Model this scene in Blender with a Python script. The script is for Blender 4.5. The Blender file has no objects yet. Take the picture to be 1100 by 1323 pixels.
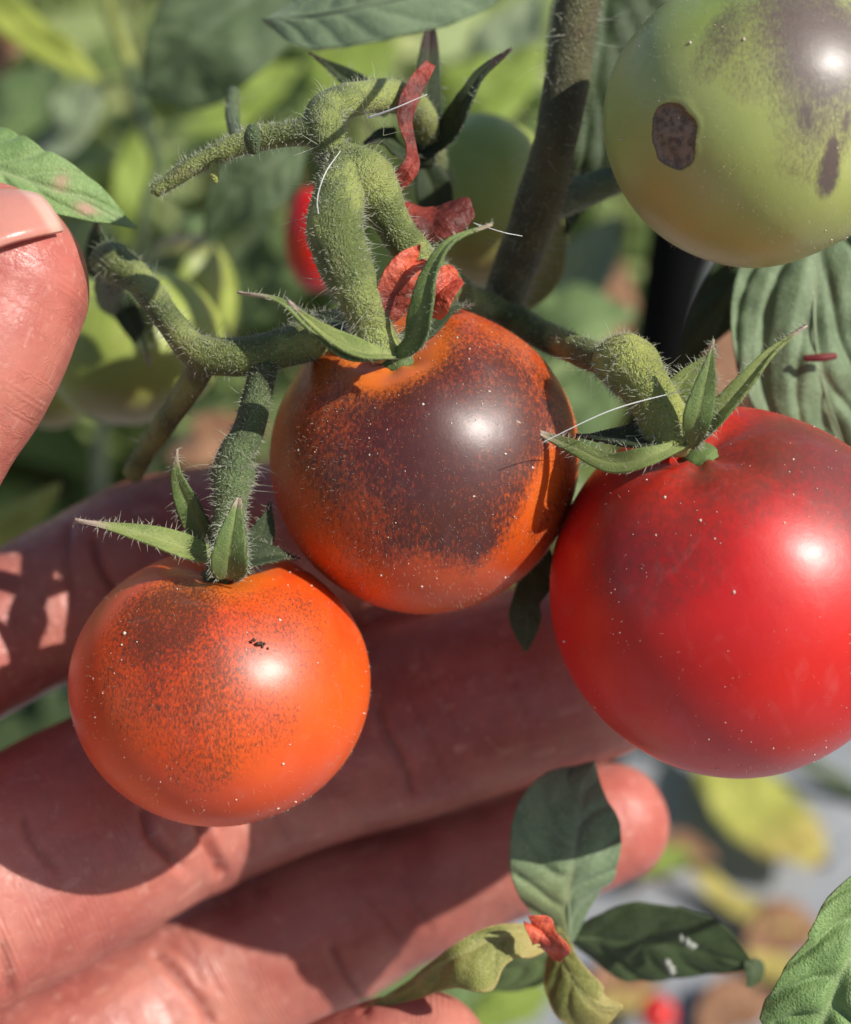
import bpy, bmesh, math, random
import numpy as np
from mathutils import Vector, Matrix, noise as mnoise

random.seed(7); rng = np.random.default_rng(7)
SC = bpy.context.scene
COL = SC.collection
S = 0.008                      # metres per modelling unit
F = 2300.0                     # focal length of the photograph in its own pixels
PITCH = math.radians(35.0)     # the camera looks down at the plant
HGT = 45.0                     # camera height above the ground, units
cp, sp = math.cos(PITCH), math.sin(PITCH)
# camera frame (right, up, toward the viewer) -> world
RM = np.array([[1, 0, 0], [0, sp, -cp], [0, cp, sp]], float)
CAM = np.array([0, 0, HGT], float)

# ------------------------------------------------------------------ camera, sky, sun
cam = bpy.data.cameras.new('camera'); camo = bpy.data.objects.new('camera', cam); COL.objects.link(camo)
cam.sensor_width = 36; cam.lens = 18 / (661.5 / F); cam.clip_start = 0.01; cam.clip_end = 100
camo.matrix_world = Matrix(((1, 0, 0, 0), (0, sp, -cp, 0), (0, cp, sp, HGT * S), (0, 0, 0, 1)))
cam.dof.use_dof = True; cam.dof.focus_distance = 20.05 * S
cam.dof.aperture_fstop = 62.6 / 3.5
SC.camera = camo

SUN_C = np.array([.66, .42, .62]); SUN_C /= np.linalg.norm(SUN_C)
SUN_W = RM @ SUN_C
elev = math.asin(SUN_W[2]); azim = math.atan2(SUN_W[0], SUN_W[1])
w = bpy.data.worlds.new('World'); SC.world = w; w.use_nodes = True
nt = w.node_tree; bg = nt.nodes['Background']
sky = nt.nodes.new('ShaderNodeTexSky'); sky.sky_type = 'NISHITA'; sky.sun_disc = False
sky.sun_elevation = elev; sky.sun_rotation = azim
nt.links.new(sky.outputs[0], bg.inputs[0]); bg.inputs[1].default_value = 0.075
sl = bpy.data.lights.new('sun', 'SUN'); so = bpy.data.objects.new('sun', sl); COL.objects.link(so)
sl.energy = 4.2; sl.angle = math.radians(0.5); sl.color = (1, .95, .87)
so.rotation_euler = Vector(SUN_W).to_track_quat('Z', 'Y').to_euler()
so.location = Vector(SUN_W) * 2
vs = SC.view_settings; vs.view_transform = 'Standard'; vs.look = 'None'; vs.exposure = 0.42; vs.gamma = 1
vs.use_curve_mapping = False

# ------------------------------------------------------------------ helpers
def P(px, py, d):
    """point (units) seen at photograph pixel px,py at depth d along the view axis"""
    return CAM + RM @ np.array([(px - 550) / F * d, (661.5 - py) / F * d, -d])
def PA(a):
    a = np.asarray(a, float)
    c = np.stack([(a[:, 0] - 550) / F * a[:, 2], (661.5 - a[:, 1]) / F * a[:, 2], -a[:, 2]], 1)
    return CAM + c @ RM.T
def D(x, y, z):
    v = RM @ np.array([x, y, z], float); return v / np.linalg.norm(v)
def proj(p):
    c = (np.asarray(p) - CAM) @ RM
    d = -c[:, 2]
    return np.stack([c[:, 0] / d * F + 550, 661.5 - c[:, 1] / d * F, d], 1)
def nrm(v):
    return v / np.maximum(np.linalg.norm(v, axis=-1, keepdims=True), 1e-12)
def catmull(pts, n):
    p = np.asarray(pts, float)
    p = np.vstack([2 * p[0] - p[1], p, 2 * p[-1] - p[-2]])
    segs = len(p) - 3
    t = np.linspace(0, segs, n); i = np.minimum(t.astype(int), segs - 1); f = (t - i)[:, None]
    a, b, c, d = p[i], p[i + 1], p[i + 2], p[i + 3]
    return .5 * (2 * b + (c - a) * f + (2 * a - 5 * b + 4 * c - d) * f ** 2 + (3 * b - a - 3 * c + d) * f ** 3)
def fbm(p, sc, oct=3, seed=0.0):
    out = np.zeros(len(p))
    for k, q in enumerate(np.asarray(p) * sc):
        out[k] = mnoise.fractal(Vector((q[0] + seed, q[1] + 1.7 * seed, q[2] - seed)), 1.0, 2.0, oct)
    return out
def smooth(x, a, b):
    t = np.clip((x - a) / (b - a), 0, 1); return t * t * (3 - 2 * t)

ORG = {}
def tag(o, label=None, cat=None, group=None, kind=None):
    for k, v in (('label', label), ('category', cat), ('group', group), ('kind', kind)):
        if v: o[k] = v
    return o
def empty(name, loc, label, cat, group=None):
    o = bpy.data.objects.new(name, None); COL.objects.link(o)
    o.empty_display_size = .01
    o.location = Vector(loc) * S; ORG[o] = np.array(loc, float)
    return tag(o, label, cat, group)
def obj(name, verts, faces, m, parent=None, loc=None, sm=True, attrs=None, uvs=None, solid=0, label=None, kind=None):
    """verts in units, world frame; the object origin is its parent's, or loc"""
    verts = np.asarray(verts, float)
    org = ORG[parent] if parent is not None else (np.array(loc, float) if loc is not None else np.zeros(3))
    me = bpy.data.meshes.new(name)
    vv = ((verts - org) * S)
    me.from_pydata(vv.tolist(), [], faces if isinstance(faces, list) else faces.tolist())
    if sm: me.polygons.foreach_set('use_smooth', [True] * len(me.polygons))
    if attrs:
        for k, a in attrs.items():
            at = me.attributes.new(k, 'FLOAT', 'POINT'); at.data.foreach_set('value', np.asarray(a, np.float32))
    if uvs is not None:
        ul = me.uv_layers.new(name='UVMap')
        li = np.zeros(len(me.loops), np.int32); me.loops.foreach_get('vertex_index', li)
        ul.data.foreach_set('uv', np.asarray(uvs, np.float32)[li].ravel())
    me.materials.append(m); me.update()
    o = bpy.data.objects.new(name, me); COL.objects.link(o)
    if parent is not None: o.parent = parent
    else: o.location = Vector(org) * S
    ORG[o] = org
    if solid:
        md = o.modifiers.new('thickness', 'SOLIDIFY'); md.thickness = solid * S; md.offset = 0
    if label: o['label'] = label
    if kind: o['kind'] = kind
    return o

# ------------------------------------------------------------------ node helper
class G:
    def __init__(s, name):
        s.m = bpy.data.materials.new(name); s.m.use_nodes = True; s.t = s.m.node_tree
        s.n = s.t.nodes; s.out = s.n['Material Output']; s.b = s.n['Principled BSDF']
    def put(s, sock, v):
        if isinstance(v, bpy.types.NodeSocket): s.t.links.new(v, sock)
        elif isinstance(v, (tuple, list)) and len(v) == 3 and sock.type == 'RGBA': sock.default_value = (*v, 1)
        else: sock.default_value = v
    def set(s, **k):
        for a, v in k.items(): s.put(s.b.inputs[a.replace('_', ' ')], v)
    def math(s, op, a, b=0.0, c=0.0, clamp=False):
        n = s.n.new('ShaderNodeMath'); n.operation = op; n.use_clamp = clamp
        for i, v in enumerate((a, b, c)): s.put(n.inputs[i], v)
        return n.outputs[0]
    def mix(s, f, a, b, mode='MIX'):
        n = s.n.new('ShaderNodeMix'); n.data_type = 'RGBA'; n.blend_type = mode
        s.put(n.inputs[0], f); s.put(n.inputs[6], a); s.put(n.inputs[7], b); return n.outputs[2]
    def ramp(s, f, a, b, lo=0.0, hi=1.0):
        n = s.n.new('ShaderNodeMapRange'); n.interpolation_type = 'SMOOTHSTEP'
        for i, v in enumerate((f, a, b, lo, hi)): s.put(n.inputs[i], v)
        return n.outputs[0]
    def coord(s, which='Object'):
        return s.n.new('ShaderNodeTexCoord').outputs[which]
    def mapping(s, v, scale):
        n = s.n.new('ShaderNodeMapping'); s.put(n.inputs[0], v); n.inputs['Scale'].default_value = scale
        return n.outputs[0]
    def noise(s, v, scale, detail=3, rough=.55, dist=0):
        n = s.n.new('ShaderNodeTexNoise'); s.put(n.inputs['Vector'], v)
        n.inputs['Scale'].default_value = scale; n.inputs['Detail'].default_value = detail
        n.inputs['Roughness'].default_value = rough; n.inputs['Distortion'].default_value = dist
        return n.outputs[0]
    def voro(s, v, scale, feat='F1', out=0):
        n = s.n.new('ShaderNodeTexVoronoi'); n.feature = feat
        s.put(n.inputs['Vector'], v); n.inputs['Scale'].default_value = scale; return n.outputs[out]
    def wave(s, v, scale, dist, dscale=2):
        n = s.n.new('ShaderNodeTexWave'); s.put(n.inputs['Vector'], v); n.inputs['Scale'].default_value = scale
        n.inputs['Distortion'].default_value = dist; n.inputs['Detail Scale'].default_value = dscale
        return n.outputs[1]
    def attr(s, name):
        n = s.n.new('ShaderNodeAttribute'); n.attribute_name = name; return n.outputs['Fac']
    def island(s):
        return s.n.new('ShaderNodeNewGeometry').outputs['Random Per Island']
    def bump(s, h, dist, strength=1.0, norm=None):
        n = s.n.new('ShaderNodeBump'); s.put(n.inputs['Height'], h)
        n.inputs['Distance'].default_value = dist * S; n.inputs['Strength'].default_value = strength
        if norm is not None: s.put(n.inputs['Normal'], norm)
        return n.outputs[0]
    def translucent(s, col, amount, normal=None):
        tr = s.n.new('ShaderNodeBsdfTranslucent'); s.put(tr.inputs[0], col)
        mx = s.n.new('ShaderNodeMixShader'); mx.inputs[0].default_value = amount
        s.t.links.new(s.b.outputs[0], mx.inputs[1]); s.t.links.new(tr.outputs[0], mx.inputs[2])
        s.t.links.new(mx.outputs[0], s.out.inputs[0])

U = 1 / S   # texture scale: cycles per unit -> multiply

# ------------------------------------------------------------------ materials
def mat_plain(name, col, rough=.6, spec=.3):
    g = G(name); g.set(Base_Color=col, Roughness=rough); g.b.inputs['Specular IOR Level'].default_value = spec
    return g.m

def mat_leaf(name, dark, light, vein, yellow=None, trans=.22, sheen=.15, rough=.55, fine=1.0, spots=None):
    g = G(name); o = g.coord()
    n1 = g.noise(o, 1.1 * U, 3); n2 = g.noise(o, 16 * U * fine, 3, .6)
    c = g.mix(g.ramp(n1, .35, .65), dark, light)
    c = g.mix(g.math('MULTIPLY', g.ramp(n2, .45, .75), .35), c, tuple(min(1, x * 1.7 + .01) for x in light))
    cell = g.voro(o, 24 * U * fine, 'DISTANCE_TO_EDGE')
    c = g.mix(g.ramp(cell, .0, .12, .35, 0), c, vein)
    c = g.mix(g.math('MULTIPLY', g.attr('vein'), .55), c, vein)
    if yellow:
        c = g.mix(g.math('MULTIPLY', g.attr('age'), 1.0), c, yellow)
        c = g.mix(g.ramp(g.attr('age'), 1.2, 1.8), c, (.10, .055, .03))
    if spots:
        c = g.mix(g.ramp(g.voro(o, .9 * U), .10, .06), c, spots)
    h = g.math('ADD', g.math('MULTIPLY', g.ramp(cell, 0, .35), .6), g.math('MULTIPLY', n2, .6))
    nb = g.bump(h, .035, .35)
    g.set(Base_Color=c, Roughness=rough, Normal=nb)
    g.b.inputs['Specular IOR Level'].default_value = .35
    g.b.inputs['Sheen Weight'].default_value = sheen; g.b.inputs['Sheen Roughness'].default_value = .4
    g.translucent(g.mix(.5, c, tuple(min(1, x * 1.5) for x in light)), trans)
    return g.m

M = {}
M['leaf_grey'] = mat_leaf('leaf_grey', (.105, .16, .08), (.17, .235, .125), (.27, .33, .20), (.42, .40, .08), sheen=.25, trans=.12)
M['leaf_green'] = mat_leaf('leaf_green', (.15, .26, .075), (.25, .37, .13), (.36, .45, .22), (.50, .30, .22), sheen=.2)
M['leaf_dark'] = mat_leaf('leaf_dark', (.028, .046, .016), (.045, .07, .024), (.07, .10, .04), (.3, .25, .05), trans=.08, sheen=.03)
M['leaf_deep'] = mat_leaf('leaf_deep', (.05, .08, .03), (.085, .125, .05), (.12, .16, .08), (.3, .25, .05), trans=.12)  # greens between the dark and the mid leaves
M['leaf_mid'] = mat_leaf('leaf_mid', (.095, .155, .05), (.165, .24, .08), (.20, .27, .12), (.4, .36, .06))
M['leaf_lime'] = mat_leaf('leaf_lime', (.22, .31, .045), (.34, .44, .085), (.40, .48, .14), (.55, .5, .08), trans=.35)
M['leaf_yellow'] = mat_leaf('leaf_yellow', (.40, .40, .07), (.52, .52, .12), (.55, .55, .2), (.62, .45, .16), trans=.3)
M['leaf_pale'] = mat_leaf('leaf_pale', (.21, .27, .14), (.31, .37, .21), (.36, .42, .27), (.5, .45, .15), sheen=.25)
M['leaf_wither'] = mat_leaf('leaf_wither', (.13, .15, .03), (.24, .25, .06), (.42, .40, .15), (.45, .36, .13), trans=.2)
M['leaf_brown'] = mat_leaf('leaf_brown', (.22, .10, .05), (.36, .18, .10), (.3, .2, .1), (.3, .12, .05), trans=.15)
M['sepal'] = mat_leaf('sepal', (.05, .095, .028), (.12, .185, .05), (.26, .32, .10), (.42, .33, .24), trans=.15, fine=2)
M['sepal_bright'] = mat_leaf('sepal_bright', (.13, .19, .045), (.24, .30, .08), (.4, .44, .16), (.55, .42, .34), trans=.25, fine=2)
M['sepal_dark'] = mat_leaf('sepal_dark', (.018, .03, .012), (.035, .055, .02), (.06, .08, .03), (.05, .03, .025), trans=.08, fine=2, sheen=.05)  # darker sepal copy: shade of shadowed calyxes put into the colour

def mat_stem(name, dark, light, brown, brownk=.4):
    g = G(name); o = g.coord()
    n1 = g.noise(o, 1.3 * U, 4); n2 = g.noise(o, 14 * U, 3, .65)
    c = g.mix(g.ramp(n1, .38, .62), dark, light)
    c = g.mix(g.math('MULTIPLY', g.ramp(g.noise(o, 2.1 * U, 4), .5, .72), brownk), c, brown)
    c = g.mix(g.ramp(g.voro(o, 22 * U), .2, .05, 0, .6), c, (.62, .64, .34))  # pale dots painted into the colour as small glints
    c = g.mix(g.ramp(n2, .40, .30, 0, .5), c, tuple(x * .5 for x in dark))
    g.set(Base_Color=c, Roughness=.46, Normal=g.bump(g.math('ADD', n2, g.noise(o, 38 * U, 2)), .06, .75))
    g.b.inputs['Specular IOR Level'].default_value = .5
    g.b.inputs['Sheen Weight'].default_value = .1; g.b.inputs['Sheen Roughness'].default_value = .35
    g.b.inputs['Subsurface Weight'].default_value = .15
    g.b.inputs['Subsurface Radius'].default_value = (.6, 1, .3); g.b.inputs['Subsurface Scale'].default_value = .001
    return g.m
M['stem'] = mat_stem('stem', (.10, .13, .03), (.27, .31, .085), (.15, .115, .045), .35)
M['stem_bright'] = mat_stem('stem_bright', (.21, .24, .05), (.36, .38, .09), (.2, .17, .06), .25)
M['stem_deep'] = mat_stem('stem_deep', (.045, .075, .025), (.10, .14, .05), (.07, .06, .03))
M['stem_brown'] = mat_stem('stem_brown', (.058, .056, .02), (.115, .11, .042), (.095, .06, .028), .7)
g = G('hair'); g.set(Base_Color=(.62, .64, .50), Roughness=.4); g.translucent((.7, .7, .6), .4); M['hair'] = g.m
g = G('web'); g.set(Base_Color=(.8, .8, .78), Roughness=.3); M['web'] = g.m
M['dust'] = mat_plain('dust', (.62, .50, .40), .45, .5)
g = G('petal'); o = g.coord(); n = g.noise(o, 3 * U, 4)
c = g.mix(g.ramp(n, .35, .65), (.11, .018, .012), (.34, .05, .03))
c = g.mix(g.math('MULTIPLY', g.attr('age'), .9), c, (.085, .02, .016))
g.set(Base_Color=c, Roughness=.6, Normal=g.bump(g.noise(o, 10 * U, 3), .06, .7)); g.translucent((.6, .1, .05), .2); M['petal'] = g.m
g = G('petal_bright'); o = g.coord(); n = g.noise(o, 4 * U, 4)
g.set(Base_Color=g.mix(g.math('MULTIPLY', g.attr('age'), .8), g.mix(g.ramp(n, .35, .6), (.30, .035, .018), (.56, .10, .045)), (.12, .02, .015)), Roughness=.55, Normal=g.bump(g.noise(o, 9 * U, 3), .07, .8)); M['petal_bright'] = g.m

def mat_skin():
    g = G('skin'); o = g.coord()
    n1 = g.noise(o, .55 * U, 4, .6); n2 = g.noise(o, 2.6 * U, 3); n3 = g.noise(o, 14 * U, 2)
    c = g.mix(g.ramp(n1, .32, .66), (.32, .092, .074), (.48, .20, .15))
    c = g.mix(g.math('MULTIPLY', g.ramp(n2, .45, .72), .4), c, (.52, .16, .12))
    c = g.mix(g.math('MULTIPLY', g.attr('red'), .6), c, (.52, .13, .10))
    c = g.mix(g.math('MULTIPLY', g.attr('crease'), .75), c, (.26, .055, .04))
    c = g.mix(g.math('MULTIPLY', g.ramp(n3, .6, .75), .25), c, (.68, .38, .29))
    cx = g.n.new('ShaderNodeCombineXYZ'); g.put(cx.inputs[0], g.attr('fu')); g.put(cx.inputs[1], g.attr('fv')); fc = cx.outputs[0]
    n4 = g.noise(g.mapping(fc, (2.6, .55, 1)), 1.0, 5, .68, .5)          # fine cross lines of the skin
    lines = g.ramp(g.math('ABSOLUTE', g.math('SUBTRACT', n4, .5)), 0, .035, 1, 0)
    n5 = g.noise(g.mapping(fc, (1.3, 1.9, 1)), 1.0, 5, .7, .8)
    lines2 = g.ramp(g.math('ABSOLUTE', g.math('SUBTRACT', n5, .5)), 0, .02, 1, 0)
    wv = g.n.new('ShaderNodeTexWave'); g.put(wv.inputs['Vector'], fc); wv.inputs['Scale'].default_value = 4.6
    wv.inputs['Distortion'].default_value = 9; wv.inputs['Detail'].default_value = 1; wv.inputs['Detail Scale'].default_value = .12
    patch = g.ramp(g.noise(fc, .8, 2), .4, .62)
    c = g.mix(g.math('MULTIPLY', lines, .10), c, (.34, .085, .06))
    c = g.mix(g.math('MULTIPLY', g.ramp(g.noise(fc, 4.5, 3, .6), .56, .70), .30), c, (.70, .40, .31))
    h = g.math('ADD', g.math('MULTIPLY', wv.outputs[1], g.math('MULTIPLY', patch, .40)), g.math('MULTIPLY', lines, -.2))
    h = g.math('ADD', h, g.math('MULTIPLY', lines2, -.05))
    h = g.math('ADD', h, g.math('MULTIPLY', g.noise(o, 5 * U, 5, .65), 1.1))
    g.set(Base_Color=c, Roughness=g.ramp(n2, .3, .7, .34, .50), Normal=g.bump(h, .033, .42))
    g.b.inputs['Subsurface Weight'].default_value = .35
    g.b.inputs['Subsurface Radius'].default_value = (1, .32, .18); g.b.inputs['Subsurface Scale'].default_value = .0022
    g.b.inputs['Specular IOR Level'].default_value = .45
    return g.m
M['skin'] = mat_skin()
g = G('nail'); o = g.coord()
g.set(Base_Color=g.mix(g.attr('tip'), (.52, .22, .17), (.62, .38, .30)), Roughness=.3, Normal=g.bump(g.noise(o, 6 * U, 2), .02, .4))
g.b.inputs['Subsurface Weight'].default_value = .25; g.b.inputs['Subsurface Scale'].default_value = .001; M['nail'] = g.m

def mat_tomato(name, base, base2, blush, blush_soft=.2, low=None, gloss=.62, speck=40, sss=.35, hi=(.75, .38, .12), con=2.4):
    """flesh colour by attributes: blush = dark pigment, top = shoulder tint, low = blossom end tint"""
    g = G(name); o = g.coord()
    n1 = g.noise(o, .8 * U, 4); c = g.mix(g.ramp(n1, .3, .7), base, base2)
    if low: c = g.mix(g.attr('low'), c, low)
    c = g.mix(g.attr('top'), c, hi)
    mp = g.mapping(o, (1, .6, .45))
    sn = g.noise(mp, speck * U * .75, 3, .75, .3)          # speckled pigment
    wn = g.noise(o, 2.2 * U, 4, .65)
    a = g.attr('blush')
    lvl = g.math('ADD', a, g.math('MULTIPLY', g.math('SUBTRACT', wn, .5), .7))
    th = g.math('ADD', g.math('SUBTRACT', lvl, .46), g.math('MULTIPLY', g.math('SUBTRACT', sn, .5), con))
    f = g.ramp(th, -blush_soft - .38, blush_soft + .5)
    f = g.math('MULTIPLY', f, g.ramp(a, .04, .25))
    c = g.mix(g.math('MULTIPLY', f, .93), c, blush)
    pale = g.ramp(g.voro(o, speck * .36 * U), .17, .06)      # lighter lenticels
    c = g.mix(g.math('MULTIPLY', pale, g.math('MULTIPLY', g.ramp(g.noise(o, 3 * U, 2), .42, .6), .34)), c, hi)
    film = g.math('MULTIPLY', g.ramp(g.noise(g.mapping(o, (1, 1, .5)), 2.6 * U, 5, .7, .8), .52, .74), .05)
    c = g.mix(film, c, (.62, .54, .48))          # dried water marks and dust film
    sc_ = g.mix(g.ramp(g.noise(o, 9 * U, 4, .7), .38, .62), (.085, .048, .036), (.26, .16, .105))
    c = g.mix(g.ramp(g.attr('scar'), .05, .3), c, (.12, .06, .02)); c = g.mix(g.ramp(g.attr('scar'), .3, .55), c, sc_)
    bn = g.math('ADD', g.noise(o, 11 * U, 3, .6), g.math('MULTIPLY', g.noise(o, 40 * U, 2), .5))
    nb = g.bump(bn, .010, .25)
    g.set(Base_Color=c, Roughness=g.ramp(g.noise(o, 6 * U, 3), .3, .7, .45, .53), Normal=nb)
    g.b.inputs['Coat Weight'].default_value = gloss; g.b.inputs['Coat Roughness'].default_value = .34
    g.put(g.b.inputs['Coat Normal'], g.bump(bn, .005, .15))
    g.b.inputs['Specular IOR Level'].default_value = .42
    g.b.inputs['Coat IOR'].default_value = 1.42
    g.b.inputs['Subsurface Weight'].default_value = sss
    g.b.inputs['Subsurface Radius'].default_value = (1, .3, .08); g.b.inputs['Subsurface Scale'].default_value = .0025
    return g.m
M['tom_c'] = mat_tomato('tomato_orange_purple', (.54, .062, .005), (.63, .11, .006), (.036, .010, .012), hi=(.80, .26, .03))
M['tom_l'] = mat_tomato('tomato_orange', (.64, .058, .004), (.71, .092, .005), (.085, .026, .012), hi=(.80, .22, .02), speck=50, con=3.2)
M['tom_r'] = mat_tomato('tomato_red', (.52, .004, .003), (.62, .009, .004), (.13, .026, .018), blush_soft=.3, hi=(.70, .035, .015), speck=24, con=1.2)
M['tom_g'] = mat_tomato('tomato_green', (.35, .40, .105), (.44, .47, .16), (.10, .062, .07), low=(.42, .33, .095), hi=(.14, .26, .035), speck=44, con=1.6)
M['tom_gb'] = mat_tomato('tomato_green_far', (.25, .32, .055), (.33, .38, .085), (.05, .035, .03), low=(.27, .22, .06), hi=(.16, .25, .04), gloss=.3)

g = G('mulch'); o = g.coord(); n = g.noise(o, .10 * U, 4)
c = g.mix(g.ramp(n, .35, .65), (.25, .262, .285), (.33, .342, .365))
c = g.mix(g.math('MULTIPLY', g.ramp(g.noise(o, .5 * U, 5, .7), .5, .75), .5), c, (.23, .19, .16))
g.set(Base_Color=c, Roughness=.5, Normal=g.bump(g.noise(o, .35 * U, 4, .6, 1.0), .5, .8)); M['mulch'] = g.m
g = G('soil'); o = g.coord(); n = g.noise(o, .35 * U, 6, .65)
g.set(Base_Color=g.mix(g.ramp(n, .35, .7), (.14, .09, .055), (.36, .235, .15)), Roughness=.95, Normal=g.bump(n, 1.2, 1.0)); M['soil'] = g.m
g = G('stake'); o = g.coord()
g.set(Base_Color=g.mix(g.noise(o, 1.5 * U, 3), (.003, .003, .003), (.006, .006, .006)), Roughness=.9, Normal=g.bump(g.noise(o, 5 * U, 3), .05, .4)); g.b.inputs['Specular IOR Level'].default_value = .1; M['stake'] = g.m
M['tape'] = mat_plain('tape', (.42, .44, .40), .5)
g = G('undergrowth'); r = g.island(); o = g.coord()
c = g.mix(g.ramp(r, .0, .5), (.16, .23, .07), (.34, .42, .15)); c = g.mix(g.ramp(r, .6, .85), c, (.55, .58, .27))
c = g.mix(g.ramp(r, .93, .95), c, (.30, .15, .08))
c = g.mix(g.math('MULTIPLY', g.noise(o, .6 * U, 3), .35), c, (.06, .10, .03))
g.set(Base_Color=c, Roughness=.5); g.translucent(g.mix(.4, c, (.5, .6, .15)), .35); M['undergrowth'] = g.m

# ------------------------------------------------------------------ geometry builders
def tube_data(pts, n=60, seg=18, lump=.05, seed=0, caps=True, flat=None):
    """pts rows (px, py, depth, radius px). returns verts, faces, normals"""
    q = catmull(pts, n); c = PA(q[:, :3]); r = np.maximum(q[:, 3], .2) / F * q[:, 2]
    T = nrm(np.gradient(c, axis=0))
    up = RM @ np.array([0, 0, 1.0]); side = nrm(np.cross(T, up)); nn = nrm(np.cross(side, T))
    a = np.linspace(0, 2 * math.pi, seg, endpoint=False)
    dirs = side[:, None] * np.cos(a)[None, :, None] + nn[:, None] * np.sin(a)[None, :, None] * (flat or 1)
    rr = np.repeat(r[:, None], seg, 1)
    if lump:
        pp = (c[:, None] + dirs * r[:, None, None]).reshape(-1, 3)
        rr = rr * (1 + lump * 2 * fbm(pp, 1.3, 3, seed).reshape(n, seg))
    v = (c[:, None] + dirs * rr[..., None]).reshape(-1, 3)
    f = []
    for i in range(n - 1):
        for j in range(seg):
            k = (j + 1) % seg
            f.append((i * seg + j, i * seg + k, (i + 1) * seg + k, (i + 1) * seg + j))
    if caps:
        for i, s in ((0, -1), (n - 1, 1)):
            v = np.vstack([v, c[i] + T[i] * s * r[i] * .6]); t = len(v) - 1
            for j in range(seg):
                k = (j + 1) % seg
                f.append((i * seg + k, i * seg + j, t) if s < 0 else (i * seg + j, i * seg + k, t))
    return v, f, nrm(dirs).reshape(-1, 3), n * seg

def hair_mesh(pos, nor, length, rad, bend=.35, seg=2):
    """thin tapered three-sided hairs standing on a surface"""
    n = len(pos); L = np.broadcast_to(length, n)[:, None]; R = np.broadcast_to(rad, n)[:, None]
    a = nrm(nor + .35 * rng.normal(size=(n, 3)))
    b = nrm(rng.normal(size=(n, 3)) - np.array([0, 0, .4]))
    s1 = nrm(np.cross(a, rng.normal(size=(n, 3)))); s2 = np.cross(a, s1)
    rings = []
    for k in range(seg + 1):
        t = k / seg; c = pos + a * L * t + b * L * bend * t * t
        rad_k = R * (1 - .85 * t)
        for q in range(3):
            an = q * 2 * math.pi / 3; rings.append(c + (s1 * math.cos(an) + s2 * math.sin(an)) * rad_k)
    v = np.stack(rings, 1).reshape(-1, 3); per = 3 * (seg + 1); base = (np.arange(n) * per)[:, None]
    fl = []
    for k in range(seg):
        for q in range(3):
            q2 = (q + 1) % 3; fl.append([k * 3 + q, k * 3 + q2, (k + 1) * 3 + q2, (k + 1) * 3 + q])
    f = np.vstack([base + np.array(x)[None] for x in fl])
    return v, f
def speck_mesh(pos, nor, rad):
    oct_v = np.array([[1, 0, 0], [-1, 0, 0], [0, 1, 0], [0, -1, 0], [0, 0, 1], [0, 0, -1]], float)
    oct_f = np.array([[0, 2, 4], [2, 1, 4], [1, 3, 4], [3, 0, 4], [2, 0, 5], [1, 2, 5], [3, 1, 5], [0, 3, 5]])
    st = rng.uniform(.6, 1.5, size=(len(pos), 1, 3))
    v = (pos + nor * rad[:, None] * .1)[:, None] + oct_v[None] * rad[:, None, None] * st
    f = (oct_f[None] + (np.arange(len(pos)) * 6)[:, None, None]).reshape(-1, 3)
    return v.reshape(-1, 3), f

class Hairs:
    def __init__(s): s.p, s.n, s.l, s.r = [], [], [], []
    def add(s, v, n, count, lo, hi, rad):
        i = rng.integers(0, len(n), count); j = rng.integers(0, len(n), count)
        s.p.append(v[i]); s.n.append(n[i]); s.l.append(rng.uniform(lo, hi, count)); s.r.append(np.full(count, rad))
    def build(s, parent, m='hair', bend=.35):
        v, f = hair_mesh(np.vstack(s.p), np.vstack(s.n), np.concatenate(s.l), np.concatenate(s.r), bend)
        return obj('hair', v, f, M[m], parent, sm=True, kind='stuff')

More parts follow.
